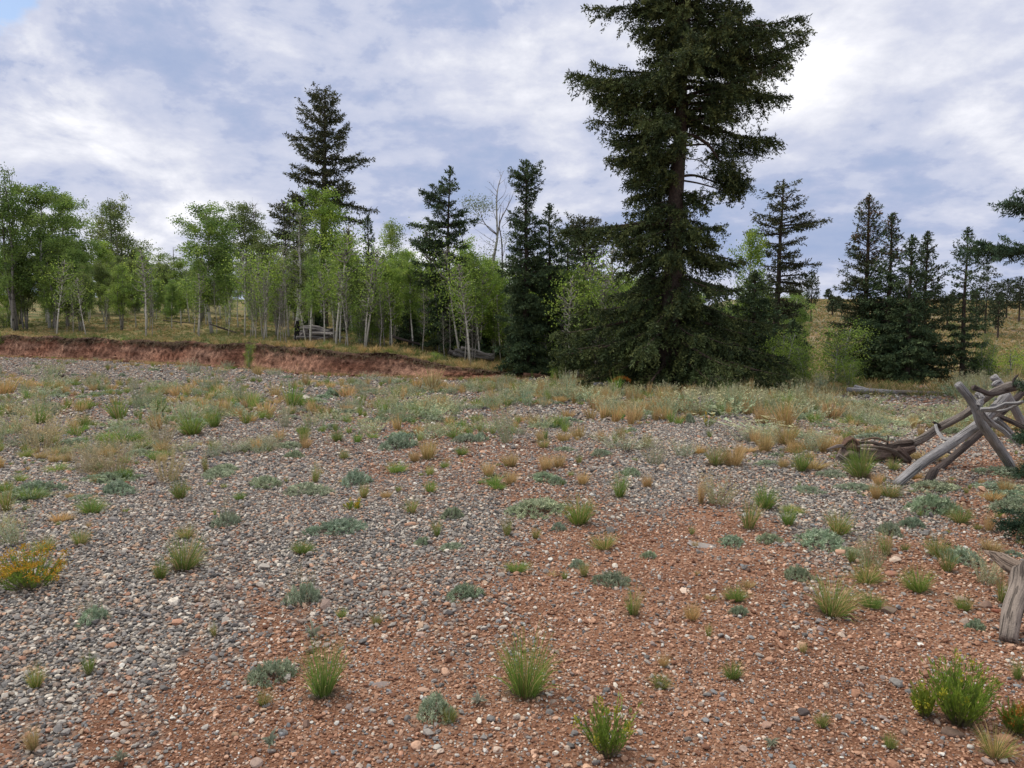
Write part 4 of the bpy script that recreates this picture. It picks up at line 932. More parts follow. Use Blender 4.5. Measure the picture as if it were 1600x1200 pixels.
# slash around the foot of the big spruce, and the charred lump with orange dead needles
for k, (a, b, w_, rd, c_, ang, lab) in enumerate([(925, 606, 60, .05, BW, .1, 'brown branch log lying left of the charred lump'), (890, 603, 40, .05, (.3, .27, .25), .0, 'pale flat stick among grass left of the spruce'), (950, 600, 44, .04, DKW, .25, 'dark crooked stick left of the orange needles'),
    (905, 594, 30, .06, (.25, .16, .11), .2, 'reddish rotten chunk below the aspen saplings'), (945, 608, 34, .05, GW2, -.2, 'twisted grey stick in front of the charred lump'), (840, 592, 44, .06, (.30, .16, .11), -.15, 'reddish rough wood chunk at the low end of the bank'), (830, 608, 50, .04, GW, .02, 'thin grey pole half hidden in sage by the bank end'),
    (1030, 603, 60, .04, DKW, .02, 'dark fallen branch at the foot of the big spruce'), (1035, 598, 40, .03, GW, .0, 'thin pale branch leaning under the big spruce'), (560, 521, 30, .04, DKW, .7, 'black burnt pole leaning right of the log pile'), (350, 522, 46, .04, DKW, -.35, 'dark dead branch on the meadow by the leaning white aspen'), (285, 508, 60, .03, DKW, -.12, 'long thin dead branch on the meadow at left'), (98, 592, 26, .05, DKW, -.2, 'small dark burnt stick on the far left gravel'), (640, 543, 60, .05, DKW, -.3, 'dark fallen pole in grass right of the log pile')]):
    x, y, z = at(a, b); m = y / F; L = w_ * m; wb = WB(); r = np.random.RandomState(700 + k)
    wb.log([(-L / 2 * math.cos(ang), 0, max(.02, -L / 2 * math.sin(ang) + (L / 2 * abs(math.sin(ang))))), (-L * .1, .1, .05 + L / 2 * abs(math.sin(ang))), (L / 2 * math.cos(ang), r.randn() * .2, L / 2 * math.sin(ang) + L / 2 * abs(math.sin(ang)) + .03)], [rd, rd * 1.1, rd * .5], c_, 720 + k, gnarl=.2, n=10, step=.08)
    wb.log([(0, 0, .05 + L / 2 * abs(math.sin(ang))), (L * .12, .05, .16 + L / 2 * abs(math.sin(ang)))], [rd * .4, rd * .15], c_, 740 + k, n=6, step=.08)
    o = wb.obj('dead_branch', M_WOOD); o.location = (x, y, z); tag(o, lab, 'branch')
cx_, cy_, cz_ = at(968, 608); wb = WB(); m = cy_ / F
wb.log([(-.24, 0, .09), (0, -.02, .11), (.2, 0, .09)], [.09, .12, .10], (.012, .012, .014), 801, gnarl=.12, n=16)
o = wb.obj('charred_log', M_WOOD); o.location = (cx_, cy_, cz_); tag(o, 'short black charred log under an orange dead bough', 'log')
r = np.random.RandomState(802); mb = MB(); k = 700; t = r.rand(k, 1)
o_ = np.stack([-.2 + .46 * t[:, 0], r.randn(k) * .07, .21 + .09 * np.sin(t[:, 0] * 3.1) + .03 * r.rand(k)], -1)
kites(mb, o_, np.array([1, 0, .15]) + r.randn(k, 3) * .6, .08, .014, pick([(.55, .20, .03), (.62, .27, .05), (.42, .14, .03)], k, r_=r), r)
tube(mb, [(-.22, 0, .2), (0, 0, .27), (.26, 0, .25)], [.012, .01, .004], 6, (.15, .09, .06))
o = mb.obj('dead_bough', M_NEEDLE); o.location = (cx_, cy_, cz_); tag(o, 'small bright orange bough of dead needles on the charred log', 'branch')

# ------------------------------------------------------------------ conifers
HERO = [(.075, .10, .034), (.052, .076, .030), (.105, .125, .042), (.036, .055, .024)]
DARK = [(.060, .098, .046), (.042, .073, .038), (.080, .118, .052), (.066, .095, .040)]
BLUE = [(.045, .082, .045), (.034, .065, .038), (.06, .10, .06), (.045, .075, .03)]
OLIVE = [(.074, .086, .040), (.052, .068, .036), (.09, .092, .042)]
def conifer(H_, prof, seed, cols, nb=170, zmin=.3, dens=1.0, bl=.11, bw=.028, trunk=.12, lean=(0, 0), hang=.45, extra=(), droop=.28, up=.55, cone=None, tiers=0, thick=.5, fb=.85, bow=0.0, skip=None, low=1.0):
    """prof: [(z, left half width, right half width)] in metres; returns trunk and crown builders"""
    r = np.random.RandomState(seed); tb, cb = MB(), MB()
    pz, pl, pr_ = np.array(prof).T
    zt = np.linspace(-.15, H_, 26); cxf = lambda z: lean[0] * (z / H_) + bow * np.sin(np.pi * np.clip(z / H_, 0, 1)); cyf = lambda z: lean[1] * (z / H_)
    tr = trunk * (.62 if trunk < .3 else .9) * (1 - np.clip(zt / H_, 0, 1)) ** .85 + .010; tr[0] *= 1.3
    tube(tb, np.stack([cxf(zt) + .012 * np.sin(zt * 2), cyf(zt), zt], -1), tr, 12, (.072, .056, .046), .08)
    jobs = []
    u = (np.arange(nb) + r.rand(nb)) / nb; zb = zmin + (H_ * .985 - zmin) * u
    if tiers: zt_ = (zb - zmin) / (H_ - zmin) * tiers; zb = zmin + (H_ - zmin) * (np.floor(zt_) + .5 + (zt_ % 1 - .5) * .62) / tiers
    for k in range(nb):
        a = k * 2.39996 + r.randn() * .35; z = zb[k] + .06 * H_ / 12 * math.sin(zb[k] * 9); ca, sa = math.cos(a), math.sin(a)
        Ll, Lr = np.interp(z, pz, pl), np.interp(z, pz, pr_)
        Ls = Lr if ca > 0 else Ll; Lf = (Ll + Lr) / 2 * fb
        L = math.sqrt((Ls * ca) ** 2 + (Lf * sa) ** 2) * (r.uniform(.6, 1.04) if r.rand() > .2 else r.uniform(.35, .7))
        if skip is not None and skip(z, ca, sa, r): continue
        jobs.append((z, a, L, None))
    for (z, a, L, dz) in extra: jobs.append((z, a, L, dz))
    for z, a, L, dz in jobs:
        if L < .04: continue
        f = z / H_; ca, sa = math.cos(a), math.sin(a)
        s0 = (up * f ** 1.3 - .08) + r.randn() * .07; dr = droop * (1.15 - f) + r.rand() * .08; tu = .16
        if dz is not None: s0, dr, tu = dz, dr * .5, .08
        nt = max(6, int(L / .13)); t = np.linspace(0, 1, nt)
        hx = t * L; hz = L * (s0 * t - dr * t ** 1.7 + tu * t ** 4); wob = r.randn() * .12
        bp = np.stack([cxf(z) + hx * ca - sa * wob * L * t * t, cyf(z) + hx * sa + ca * wob * L * t * t, z + hz], -1)
        br = max(.006, trunk * .22 * (L / max(1.2, pl.max())) * (1 - .4 * f))
        tube(tb, bp, br * (1 - t) ** .8 + .004, 5, (.07, .05, .04), 0, False)
        # side twigs
        ntw = max(5, int(L / .055 * dens * (low if f < .45 else 1))); tt = r.rand(ntw) ** .8 * (1 - .03) + .03
        fdir = norm(np.gradient(bp, axis=0)); ix = np.clip((tt * (nt - 1)).astype(int), 0, nt - 2); fr = (tt * (nt - 1) - ix)[:, None]
        o = bp[ix] * (1 - fr) + bp[ix + 1] * fr; fd = fdir[ix]
        sd = norm(np.cross(fd, np.array([0, 0, 1.]))) * np.where(r.rand(ntw) < .5, 1, -1)[:, None]
        tl = (.05 + min(.13, L * .22) + .42 * L ** .75 * (1 - tt) ** .7 * np.minimum(1, tt * 4 + .3)) * r.uniform(.5, 1.2, ntw)
        td = norm(fd * (.55 + .4 * r.rand(ntw, 1)) + sd * (.75 * r.rand(ntw, 1) + .1) + np.array([0, 0, 1.]) * (.25 * r.rand(ntw, 1) * thick * 2 - hang * r.rand(ntw, 1) ** 1.5))
        # pendulous twigs
        M = np.maximum(3, (tl / .026 * dens * (.11 / bl)).astype(int)); tot_ = int(M.sum()); ti = np.repeat(np.arange(ntw), M)
        ss = r.rand(tot_, 1) ** .8; sag = -hang * .35 * ss ** 2
        oo = o[ti] + td[ti] * tl[ti][:, None] * ss + np.array([0, 0, 1.]) * sag * tl[ti][:, None] + r.randn(tot_, 3) * .018 * (bl / .11)
        dd = td[ti] * .55 + norm(r.randn(tot_, 3)) * .75 + np.array([0, 0, -.12])
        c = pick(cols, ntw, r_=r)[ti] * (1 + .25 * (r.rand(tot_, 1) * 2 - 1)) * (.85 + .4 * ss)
        if cone is not None and f > cone[0]:
            w_ = (r.rand(ntw) < cone[2])[ti][:, None]; c = np.where(w_, np.asarray(cone[1]) * (.7 + .6 * r.rand(tot_, 1)), c)
        oo[:, 2] += (r.rand(tot_) - .5) * .9 * thick * bl
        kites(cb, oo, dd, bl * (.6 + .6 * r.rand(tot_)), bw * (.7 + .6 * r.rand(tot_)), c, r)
    # leader
    k = int(60 * dens); zz_ = H_ - .5 * r.rand(k) ** 1.5 * min(1, H_ / 6)
    oo = np.stack([cxf(zz_) + r.randn(k) * .02, cyf(zz_) + r.randn(k) * .02, zz_], -1)
    kites(cb, oo, r.randn(k, 3) * .5 + [0, 0, 1], bl, bw, pick(cols, k, r_=r), r)
    return tb, cb
def plant_tree(name, tb, cb, loc, label, cat, group=None, tint=None, leaf=None, bark=None, part='crown'):
    t = empty(name, loc); tag(t, label, cat, group)
    tb.obj('trunk', bark or M_BARK, t, True); c = cb.obj(part, leaf or M_NEEDLE, t)
    if tint: c.color = (*tint, 1)
    return t

# the big spruce
hx_, hy_, hz_ = at(1042, 606); mpp = hy_ / F * 1.0
def zpx(py_, Y): return P(800, py_, Y)[2]
HL = [(600, 1040, 905, 1246), (570, 1042, 866, 1250), (545, 1043, 864, 1244), (515, 1044, 872, 1216), (490, 1045, 892, 1204), (465, 1047, 926, 1184), (440, 1048, 934, 1160), (420, 1050, 952, 1160), (400, 1051, 950, 1166), (375, 1052, 955, 1158), (355, 1053, 925, 1140), (335, 1054, 948, 1112), (320, 1055, 946, 1096), (300, 1056, 966, 1120), (285, 1057, 946, 1168), (262, 1058, 944, 1168), (240, 1059, 938, 1196), (222, 1060, 936, 1212), (200, 1061, 925, 1210), (180, 1062, 926, 1200), (165, 1063, 936, 1205), (150, 1064, 905, 1220), (122, 1065, 895, 1228), (105, 1065, 930, 1226), (85, 1066, 950, 1190), (70, 1066, 950, 1225), (50, 1067, 955, 1248), (30, 1067, 940, 1185), (12, 1068, 922, 1168), (-20, 1068, 930, 1162), (-70, 1069, 950, 1150), (-120, 1070, 985, 1125), (-170, 1070, 1015, 1100), (-215, 1070, 1062, 1078)]
mm = hy_ / F
profH = [(zpx(a, hy_) - hz_, (b - c) * mm, (d - b) * mm) for a, b, c, d in HL]
profH[0] = (0.0, profH[0][1], profH[0][2])
HH = profH[-1][0]
lean_h = ((1070 - 1042) * mm, 0)
def skipH(z, ca, sa, r):
    if r.rand() < .12: return True
    py_ = 606 - z / mm
    if 205 < py_ < 300 and ca > .05 and r.rand() < (.97 if ca > .3 else .9): return True     # bare gap beside the trunk on the right
    if 205 < py_ < 300 and sa < -.4 and r.rand() < .7: return True
    if 335 < py_ < 440 and ca > .3 and r.rand() < .2: return True
    return False
zz = lambda py_: zpx(py_, hy_) - hz_
extraH = [(zz(45), .05, (1250 - 1067) * mm, -.02), (zz(50), -.25, (1235 - 1067) * mm, .0), (zz(128), math.pi, (1065 - 890) * mm, .03), (zz(135), math.pi + .3, (1065 - 905) * mm, -.02), (zz(8), math.pi - .1, (1068 - 922) * mm, .02), (zz(110), .1, (1226 - 1065) * mm, .1), (zz(105), -.3, (1215 - 1065) * mm, .05),
          (zz(135), 0, (1228 - 1065) * mm, -.05), (zz(190), .0, (1212 - 1062) * mm, -.2), (zz(185), math.pi, (1062 - 925) * mm, .0), (zz(345), math.pi, (1053 - 872) * mm, -.02), (zz(350), math.pi + .15, (1053 - 890) * mm, .0), (zz(490), math.pi, (1045 - 865) * mm, -.1), (zz(520), math.pi + .3, (1044 - 870) * mm, -.1), (zz(390), .0, (1166 - 1051) * mm, -.05),
          (zz(555), .2, (1240 - 1043) * mm, -.05), (zz(530), -.2, (1225 - 1043) * mm, -.1)]
tbH, cbH = conifer(HH, profH, 501, HERO, nb=315, zmin=.35, dens=1.55, bl=.10, bw=.032, trunk=.33, lean=lean_h, hang=1.0, extra=extraH, droop=.30, up=.4, thick=.55, fb=.95, skip=skipH)
# long limbs on the right that arch out bare and carry foliage only at their ends
r = np.random.RandomState(502)
def end_clump(cb, c, rad, n, cols, r, bl=.095, bw=.026):
    nt = n // 16; c0 = np.asarray(c) + r.randn(nt, 3) * np.asarray(rad) * .5; d0 = norm(r.randn(nt, 3) + [0, 0, -.5]); k = 16; s_ = r.rand(nt, k, 1)
    oo = (c0[:, None] + d0[:, None] * s_ * .28).reshape(-1, 3); kites(cb, oo, np.repeat(d0, k, 0) * .6 + norm(r.randn(nt * k, 3)) * .7, bl * (.6 + .6 * r.rand(nt * k)), bw, np.repeat(pick(cols, nt, r_=r), k, 0) * (1 + .25 * (r.rand(nt * k, 1) * 2 - 1)), r)
def limb(pts_px, rad, clumps):
    pts = [P(a, b, hy_ + dy) - np.array([hx_, hy_, hz_]) for a, b, dy in pts_px]; p, u = resample(pts, .12)
    tube(tbH, p, np.interp(u, [0, 1], rad), 6, (.07, .05, .04), .05, False)
    for a, b, dy, ra_, n_ in clumps: end_clump(cbH, P(a, b, hy_ + dy) - np.array([hx_, hy_, hz_]), ra_, n_, HERO, r)
limb([(1062, 208, 0), (1085, 213, -.2), (1105, 225, -.3), (1120, 245, -.3), (1134, 268, -.3)], (.06, .02), [(1130, 262, -.3, (.5, .4, .35), 2600), (1150, 282, -.3, (.3, .3, .25), 1400), (1120, 240, 0, (.35, .4, .3), 1200)])
limb([(1062, 228, 0), (1090, 226, .1), (1115, 226, .2), (1140, 232, .2)], (.035, .01), [(1150, 232, .2, (.5, .5, .25), 1600), (1185, 225, .2, (.4, .4, .3), 1600)])
limb([(1060, 276, 0), (1085, 274, .1), (1110, 282, .1), (1138, 292, .1)], (.045, .015), [(1142, 282, .1, (.38, .35, .3), 2600), (1152, 300, .1, (.18, .25, .2), 800), (1160, 292, 0, (.2, .3, .25), 900)])
limb([(1060, 281, 0), (1090, 286, -.1), (1115, 293, -.1), (1134, 300, -.1)], (.03, .01), [(1135, 300, -.1, (.2, .3, .2), 700)])
limb([(1062, 248, 0), (1090, 250, -.2), (1108, 262, -.2), (1112, 272, -.2)], (.016, .006), [])
plant_tree('spruce_tree', tbH, cbH, (hx_, hy_, hz_), 'huge old spruce towering out of the top of the picture', 'tree')

def con_at(px_, py_, top_py, widths, seed, label, Y=None, cols=DARK, name='spruce_tree', cat='tree', group=None, **kw):
    """widths: [(py, left px, right px)] half widths in photo px"""
    if Y is None: x, y, z = at(px_, py_)
    else: y = Y; x = P(px_, 500, Y)[0]; z = Hs(x, y)
    m = y / F; H_ = zpx(top_py, y) - z
    prof = sorted([(max(0, zpx(a, y) - z), b * m, c * m) for a, b, c in widths] + [(H_, .03, .03)])
    kw.setdefault('bl', max(.10, m * 4.8)); kw.setdefault('bw', kw['bl'] * .33); kw['nb'] = int(kw.get('nb', 170) * 1.12); kw['low'] = 1.5
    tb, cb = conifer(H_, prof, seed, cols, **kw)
    return plant_tree(name, tb, cb, (x, y, z), label, cat, group)
CONE = (.72, (.17, .095, .05), .4)
con_at(505, 480, 143, [(500, 10, 10), (345, 20, 14), (330, 66, 40), (318, 52, 66), (300, 52, 80), (285, 48, 55), (250, 55, 52), (232, 48, 74), (215, 44, 40), (195, 60, 46), (175, 36, 30), (158, 36, 24), (150, 18, 14)], 511, 'tall spruce with a ragged open crown rising behind the aspens', Y=44, cols=OLIVE, nb=92, tiers=13, zmin=6.2, trunk=.3, dens=1.0, lean=(.35, 0), hang=.5, fb=.7, up=.9,
       extra=[(zpx(228, 44) - 2.2 - .4, .0, 72 * 44 / F, .02), (zpx(292, 44) - 2.6, .1, 80 * 44 / F, -.15), (zpx(312, 44) - 2.6, -.1, 70 * 44 / F, -.2), (zpx(198, 44) - 2.6, math.pi, 60 * 44 / F, .12), (zpx(250, 44) - 2.6, math.pi, 56 * 44 / F, -.02)])
con_at(462, 470, 305, [(470, 10, 10), (380, 34, 24), (345, 40, 30), (322, 22, 24)], 512, 'small dark spruce crown tucked left under the tall ragged spruce', Y=43, cols=OLIVE, nb=50, zmin=4.2, trunk=.15, hang=.4)
con_at(705, 556, 262, [(556, 30, 30), (520, 44, 46), (470, 40, 42), (445, 46, 50), (420, 54, 40), (388, 58, 34), (372, 60, 26), (345, 26, 46), (330, 32, 30), (315, 44, 14), (300, 38, 18), (285, 12, 12)], 521, 'spruce with uneven layered boughs between the two log heaps', cols=DARK, nb=105, tiers=17, zmin=.5, trunk=.17, dens=1.3, hang=.4, fb=.75, up=.6, bow=-.1,
       extra=[(5.1, math.pi, 1.5, .12), (4.4, math.pi + .3, 1.4, .05), (5.2, .2, 1.15, .25), (6.3, math.pi, 1.05, .2)])
con_at(822, 588, 252, [(588, 46, 40), (540, 50, 46), (480, 42, 44), (430, 40, 40), (400, 36, 34), (370, 26, 30), (345, 26, 20), (318, 14, 14), (300, 26, 26), (285, 30, 30), (272, 18, 20), (260, 10, 8)], 531, 'dense pointed spruce right of the white bare-topped aspen', cols=DARK, nb=210, zmin=.25, trunk=.2, dens=1.3, hang=.35, up=.75)
con_at(858, 583, 320, [(583, 34, 40), (520, 36, 44), (450, 30, 40), (400, 24, 34), (370, 20, 26), (345, 14, 16)], 532, 'shorter dark spruce overlapping the dense pointed one', Y=26.5, cols=DARK, nb=130, zmin=.3, trunk=.15, dens=1.2, hang=.35)
con_at(912, 560, 345, [(540, 40, 40), (440, 46, 40), (400, 42, 38), (370, 36, 32), (352, 24, 22)], 533, 'broad flat-topped spruce left behind the giant spruce', Y=31, cols=OLIVE, nb=120, zmin=1., trunk=.17, dens=1.1, hang=.3, up=.9)
con_at(886, 560, 352, [(540, 26, 30), (440, 24, 26), (390, 18, 20)], 534, 'slim dark spruce in the gap left of the flat-topped one', Y=29, cols=DARK, nb=80, zmin=.8, trunk=.12, hang=.35)
con_at(925, 600, 470, [(600, 50, 30), (560, 62, 40), (530, 56, 30), (500, 40, 20)], 535, 'low spreading olive spruce at the left foot of the giant spruce', Y=23.5, cols=HERO, nb=90, zmin=.5, trunk=.1, dens=1.1, hang=.4)
con_at(1178, 604, 425, [(604, 48, 60), (560, 50, 64), (520, 44, 50), (480, 34, 36), (450, 22, 18)], 536, 'dark young spruce at the right foot of the giant spruce', Y=22.6, cols=DARK + HERO[:1], nb=130, zmin=.2, trunk=.12, dens=1.2, hang=.4)
con_at(1210, 600, 283, [(600, 30, 40), (540, 40, 48), (500, 36, 46), (450, 34, 36), (435, 32, 54), (400, 30, 52), (375, 44, 36), (352, 50, 62), (345, 45, 44), (325, 30, 32), (310, 36, 24), (295, 16, 22)], 541, 'open layered spruce just right of the giant spruce', Y=27, cols=OLIVE, nb=115, tiers=17, zmin=.6, trunk=.22, dens=1.05, hang=.4, fb=.7, lean=(.2, 0),
       extra=[(6.0, 0.05, 1.5, .12), (5.7, math.pi, 1.15, .05), (4.7, 0, 1.3, -.03), (4.0, .2, 1.2, -.05)])
con_at(1352, 612, 304, [(612, 46, 44), (540, 52, 46), (480, 50, 40), (450, 44, 34), (420, 40, 26), (400, 32, 24), (370, 26, 22), (340, 18, 18), (320, 8, 9)], 551, 'tallest rusty-topped spruce of the right-hand group', Y=24, cols=OLIVE + DARK[:1], nb=170, zmin=.3, trunk=.17, dens=1.05, hang=.3, up=1.1, cone=(.66, (.14, .085, .045), .35), fb=.8)
con_at(1388, 612, 335, [(612, 50, 50), (540, 48, 46), (480, 40, 40), (440, 28, 28), (400, 20, 22), (370, 13, 14), (350, 9, 9)], 552, 'second tallest spruce right beside the rusty-topped one', Y=23, cols=DARK, nb=150, zmin=.25, trunk=.14, dens=1.1, hang=.3, up=1.0, cone=(.7, (.14, .09, .05), .3))
con_at(1420, 614, 370, [(614, 50, 40), (550, 48, 40), (500, 40, 36), (460, 28, 24), (420, 20, 18), (395, 13, 12)], 553, 'slim middle spruce of the right-hand group', Y=22.2, cols=DARK, nb=120, zmin=.2, trunk=.12, dens=1.15, hang=.3, up=1.0)
con_at(1444, 614, 364, [(614, 44, 44), (550, 44, 44), (500, 34, 40), (460, 26, 34), (430, 16, 30), (400, 11, 16), (385, 8, 8)], 554, 'thin-tipped spruce right of the slim middle one', Y=23, cols=OLIVE + DARK, nb=130, zmin=.3, trunk=.12, dens=1.1, hang=.3, up=1.1)
con_at(1506, 614, 358, [(614, 22, 22), (580, 34, 38), (540, 30, 42), (500, 30, 34), (470, 24, 26), (445, 30, 26), (425, 22, 22), (405, 24, 34), (390, 12, 14), (370, 6, 7)], 555, 'sparse lone spruce at the right end of the group', Y=22.4, cols=DARK, nb=90, tiers=18, zmin=.4, trunk=.11, dens=1.0, hang=.25, up=1.1, fb=.7)
con_at(577, 500, 338, [(500, 20, 20), (440, 16, 16), (400, 10, 12), (370, 8, 8), (350, 5, 5)], 556, 'narrow spire-like spruce behind the bright aspen', Y=37, cols=DARK, nb=90, zmin=.3, trunk=.12, dens=1.1, hang=.3)
for k, (a, tp, w_, Y, lab) in enumerate([(600, 400, 26, 36, 'dark young spruce right of the spire-like one'), (655, 420, 22, 34, 'small dark spruce left of the layered one'), (762, 440, 30, 33, 'dark spruce behind the white bare-topped aspen'), (740, 500, 24, 30, 'stubby dark spruce between layered spruce and white aspen'), (490, 455, 24, 40, 'young spruce hidden among trunks behind the log pile'), (540, 440, 22, 38, 'young dark spruce under the bright aspen'), (1120, 470, 60, 26, 'dark spruce behind the right side of the giant spruce'), (1000, 470, 60, 27, 'dark spruce directly behind the giant trunk'), (640, 470, 30, 31, 'bushy low spruce among pale trunks in the centre grove'), (1240, 500, 36, 25, 'dark low spruce under the open layered one'), (1535, 560, 30, 24, 'low dark spruce behind the fence'), (955, 500, 40, 29, 'dark spruce filling in behind the low olive one')]):
    con_at(a, 560, tp, [(590, w_, w_), ((tp + 590) / 2, w_ * .75, w_ * .75), (tp + 20, w_ * .25, w_ * .25)], 560 + k, lab, Y=Y, cols=DARK, nb=85, zmin=.2, trunk=.1, hang=.3, dens=1.1)
# pines on the far hill
for k, (a, tp, w_, Y, lab) in enumerate([(1267, 432, 15, 88, 'round-topped lone pine on the hill crest'), (1238, 440, 12, 86, 'thin pine left of the lone round one on the crest'), (1250, 462, 8, 82, 'tiny pine below the crest by the lone pine'), (1540, 418, 18, 80, 'leaning windblown pine above the fence'), (1556, 444, 14, 84, 'small pine right of the windblown one'), (1572, 438, 16, 90, 'bushy pine on the crest near the right edge'), (1592, 434, 16, 88, 'dark pine on the crest at the right edge'), (1525, 452, 16, 82, 'low pine left of the windblown one'), (1610, 440, 16, 90, 'pine cut by the right edge on the crest'), (1300, 466, 8, 92, 'tiny pine on the crest right of the lone pine'), (1560, 462, 12, 78, 'low bushy pine under the crest line'), (1480, 470, 12, 85, 'low pine on the crest behind the right-hand group')]):
    x = P(a, 500, Y)[0]; z = Hs(x, Y); by_ = 600 - 0; m = Y / F; top = zpx(tp, Y)
    con_at(a, 500, tp, [(tp + 3, w_ * .6, w_ * .6), (tp + 14, w_, w_), (tp + 30, w_ * .9, w_ * .9), (tp + 45, w_ * .5, w_ * .5)], 590 + k, lab, Y=Y, cols=[(.05, .07, .035), (.04, .055, .03)], name='pine_tree', nb=46, zmin=max(.4, (top - z) * .3), trunk=.16, hang=.2, dens=.7, bl=.28, bw=.09, fb=1)
r = np.random.RandomState(1234)
for k in range(13):
    Y = r.uniform(96, 122); a = r.uniform(1235, 1640) if k < 12 else r.uniform(1480, 1640); hh_ = r.uniform(12, 30); tp = 474 - hh_ + r.uniform(-2, 6)
    con_at(a, 500, tp, [(tp + 3, 4, 4), (tp + 12, 9, 9), (tp + 24, 9, 9), (tp + 40, 5, 5)], 620 + k, 'small dark pine scattered along the crest of the tan hill', Y=Y, cols=[(.06, .08, .045), (.05, .066, .038)], name='pine_tree', group='small pines scattered along the hill crest', nb=30, zmin=.5, trunk=.12, hang=.2, dens=.6, bl=.3, bw=.11, fb=1)
# near spruce just outside the right edge, whose boughs reach into the picture
nx, ny = 4.72, 6.0
profN = [(0, .42, .5), (.12, .46, .6), (.4, .38, .6), (.75, .42, .6), (1.0, .36, .6), (1.25, .45, .5), (1.9, .4, .4), (2.2, .42, .4), (2.42, .55, .4), (2.75, .55, .35), (3.2, .4, .3), (4.0, .2, .2), (4.6, .03, .03)]
tbN, cbN = conifer(4.6, profN, 571, BLUE, nb=120, zmin=.06, dens=3.6, bl=.034, bw=.008, trunk=.08, hang=.25, droop=.12, up=.3, extra=[(2.34, math.pi - .03, .94, .02), (2.62, math.pi, .62, .15), (.86, math.pi - .1, .48, .0), (.15, math.pi + .2, .74, .05), (.6, math.pi + .3, .48, -.1)])
plant_tree('spruce_tree', tbN, cbN, (nx, ny, Hs(nx, ny)), 'young blue-green spruce whose boughs enter at the right edge', 'tree')
# ------------------------------------------------------------------ aspens
AG = [(.215, .33, .075), (.16, .26, .065), (.285, .395, .09), (.12, .20, .05), (.22, .31, .08)]
def aspen(seed, H_=6.0, crown0=.38, rx=1.1, nleaf=6500, trunk=.055, white=(.50, .49, .44), lean=.12, stems=1, bare=0.0, leaf=.074, cols=AG, shape=1.0):
    r = np.random.RandomState(seed); tb, cb = MB(), MB()
    for s_ in range(stems):
        a0 = r.rand() * 6.28; off = np.array([math.cos(a0), math.sin(a0)]) * (.12 if stems > 1 else 0); ln = lean * (1.4 if stems > 1 else 1)
        Hs_ = H_ * (1 if s_ == 0 else r.uniform(.75, .97)); z = np.linspace(-.12, Hs_, 22); w1, w2 = r.uniform(0, 6, 2); la = r.rand() * 6.28 if stems == 1 else a0
        sx = off[0] + math.cos(la) * ln * (z / H_) * 2 + .06 * np.sin(z * 1.3 + w1); sy = off[1] + math.sin(la) * ln * (z / H_) * 2 + .06 * np.sin(z * 1.1 + w2)
        tr = trunk * (1 - z.clip(0) / Hs_) ** .7 + .008
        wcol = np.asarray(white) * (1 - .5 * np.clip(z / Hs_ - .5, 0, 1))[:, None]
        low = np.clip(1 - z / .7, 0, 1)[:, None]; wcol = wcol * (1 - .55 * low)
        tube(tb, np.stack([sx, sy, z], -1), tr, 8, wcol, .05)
        nb = int(46 / stems ** .5); zb = np.sort(r.uniform(crown0 * .8, .98, nb)) * Hs_
        for k in range(nb):
            f = (zb[k] / Hs_ - crown0 * .8) / (1 - crown0 * .8); a = k * 2.4 + r.randn() * .4
            env = (math.sin(math.pi * min(1, (f * .8 + .17))) ** .7) * shape
            L = rx * env * r.uniform(.45, 1.1) / (1.25 if stems > 1 else 1); nt = 6; t = np.linspace(0, 1, nt)
            ox, oy = np.interp(zb[k], z, sx), np.interp(zb[k], z, sy); sl = r.uniform(.35, .9)
            bp = np.stack([ox + math.cos(a) * L * t, oy + math.sin(a) * L * t, zb[k] + L * (sl * t + .1 * t * t) + .03 * np.sin(t * 7 + k)], -1)
            tube(tb, bp, .014 * (1 - t) + .004, 4, np.asarray(white) * .5, 0, False)
            if bare:                                                  # fine twigs
                for q_ in range(5):
                    t0 = r.uniform(.3, 1); p0 = bp[int(t0 * 5)]; d = norm(np.array([math.cos(a), math.sin(a), .8]) + r.randn(3) * .5); l2 = r.uniform(.15, .4)
                    tube(tb, np.array([p0, p0 + d * l2 * .5, p0 + d * l2 + r.randn(3) * .03]), [.006, .005, .002], 3, np.asarray(white) * .45, 0, False)
            if r.rand() < bare: continue
            n = int(nleaf / (nb * stems) * (.4 + 1.2 * L / max(rx, .1)))
            nc = max(2, n // 60); t = .3 + .75 * r.rand(nc)
            c0 = np.stack([ox + math.cos(a) * L * t, oy + math.sin(a) * L * t, zb[k] + L * (sl * t + .1 * t * t)], -1) + r.randn(nc, 3) * np.array([.17, .17, .14])
            ci = r.randint(0, nc, n); oo = c0[ci] + r.randn(n, 3) * np.array([.12, .12, .10])
            cc = (pick(cols, nc, r_=r) * r.uniform(.75, 1.2, (nc, 1)))[ci] * (1 + .22 * (r.rand(n, 1) * 2 - 1))
            kites(cb, oo, r.randn(n, 3) + [0, 0, -.3], leaf * (.6 + .6 * r.rand(n)), leaf * .8, cc, r)
    return tb, cb
def mk(seed, **kw):
    tb, cb = aspen(seed, **kw); return (tb.mesh('trunk', M_ASPEN, True), cb.mesh('crown', M_LEAF) if cb.n else None, kw.get('H_', 6.0), kw.get('rx', 1.1))
A_full = [mk(600 + k, nleaf=15500, rx=1.25, crown0=.30) for k in range(4)]
A_slim = [mk(610 + k, nleaf=6600, rx=.8, crown0=.45, white=(.62, .60, .54)) for k in range(4)]
A_multi = [mk(620 + k, nleaf=13500, rx=1.45, stems=3, crown0=.25, white=(.24, .225, .20)) for k in range(3)]
A_thin = [mk(630 + k, nleaf=1900, rx=.75, crown0=.5, bare=.3) for k in range(3)]
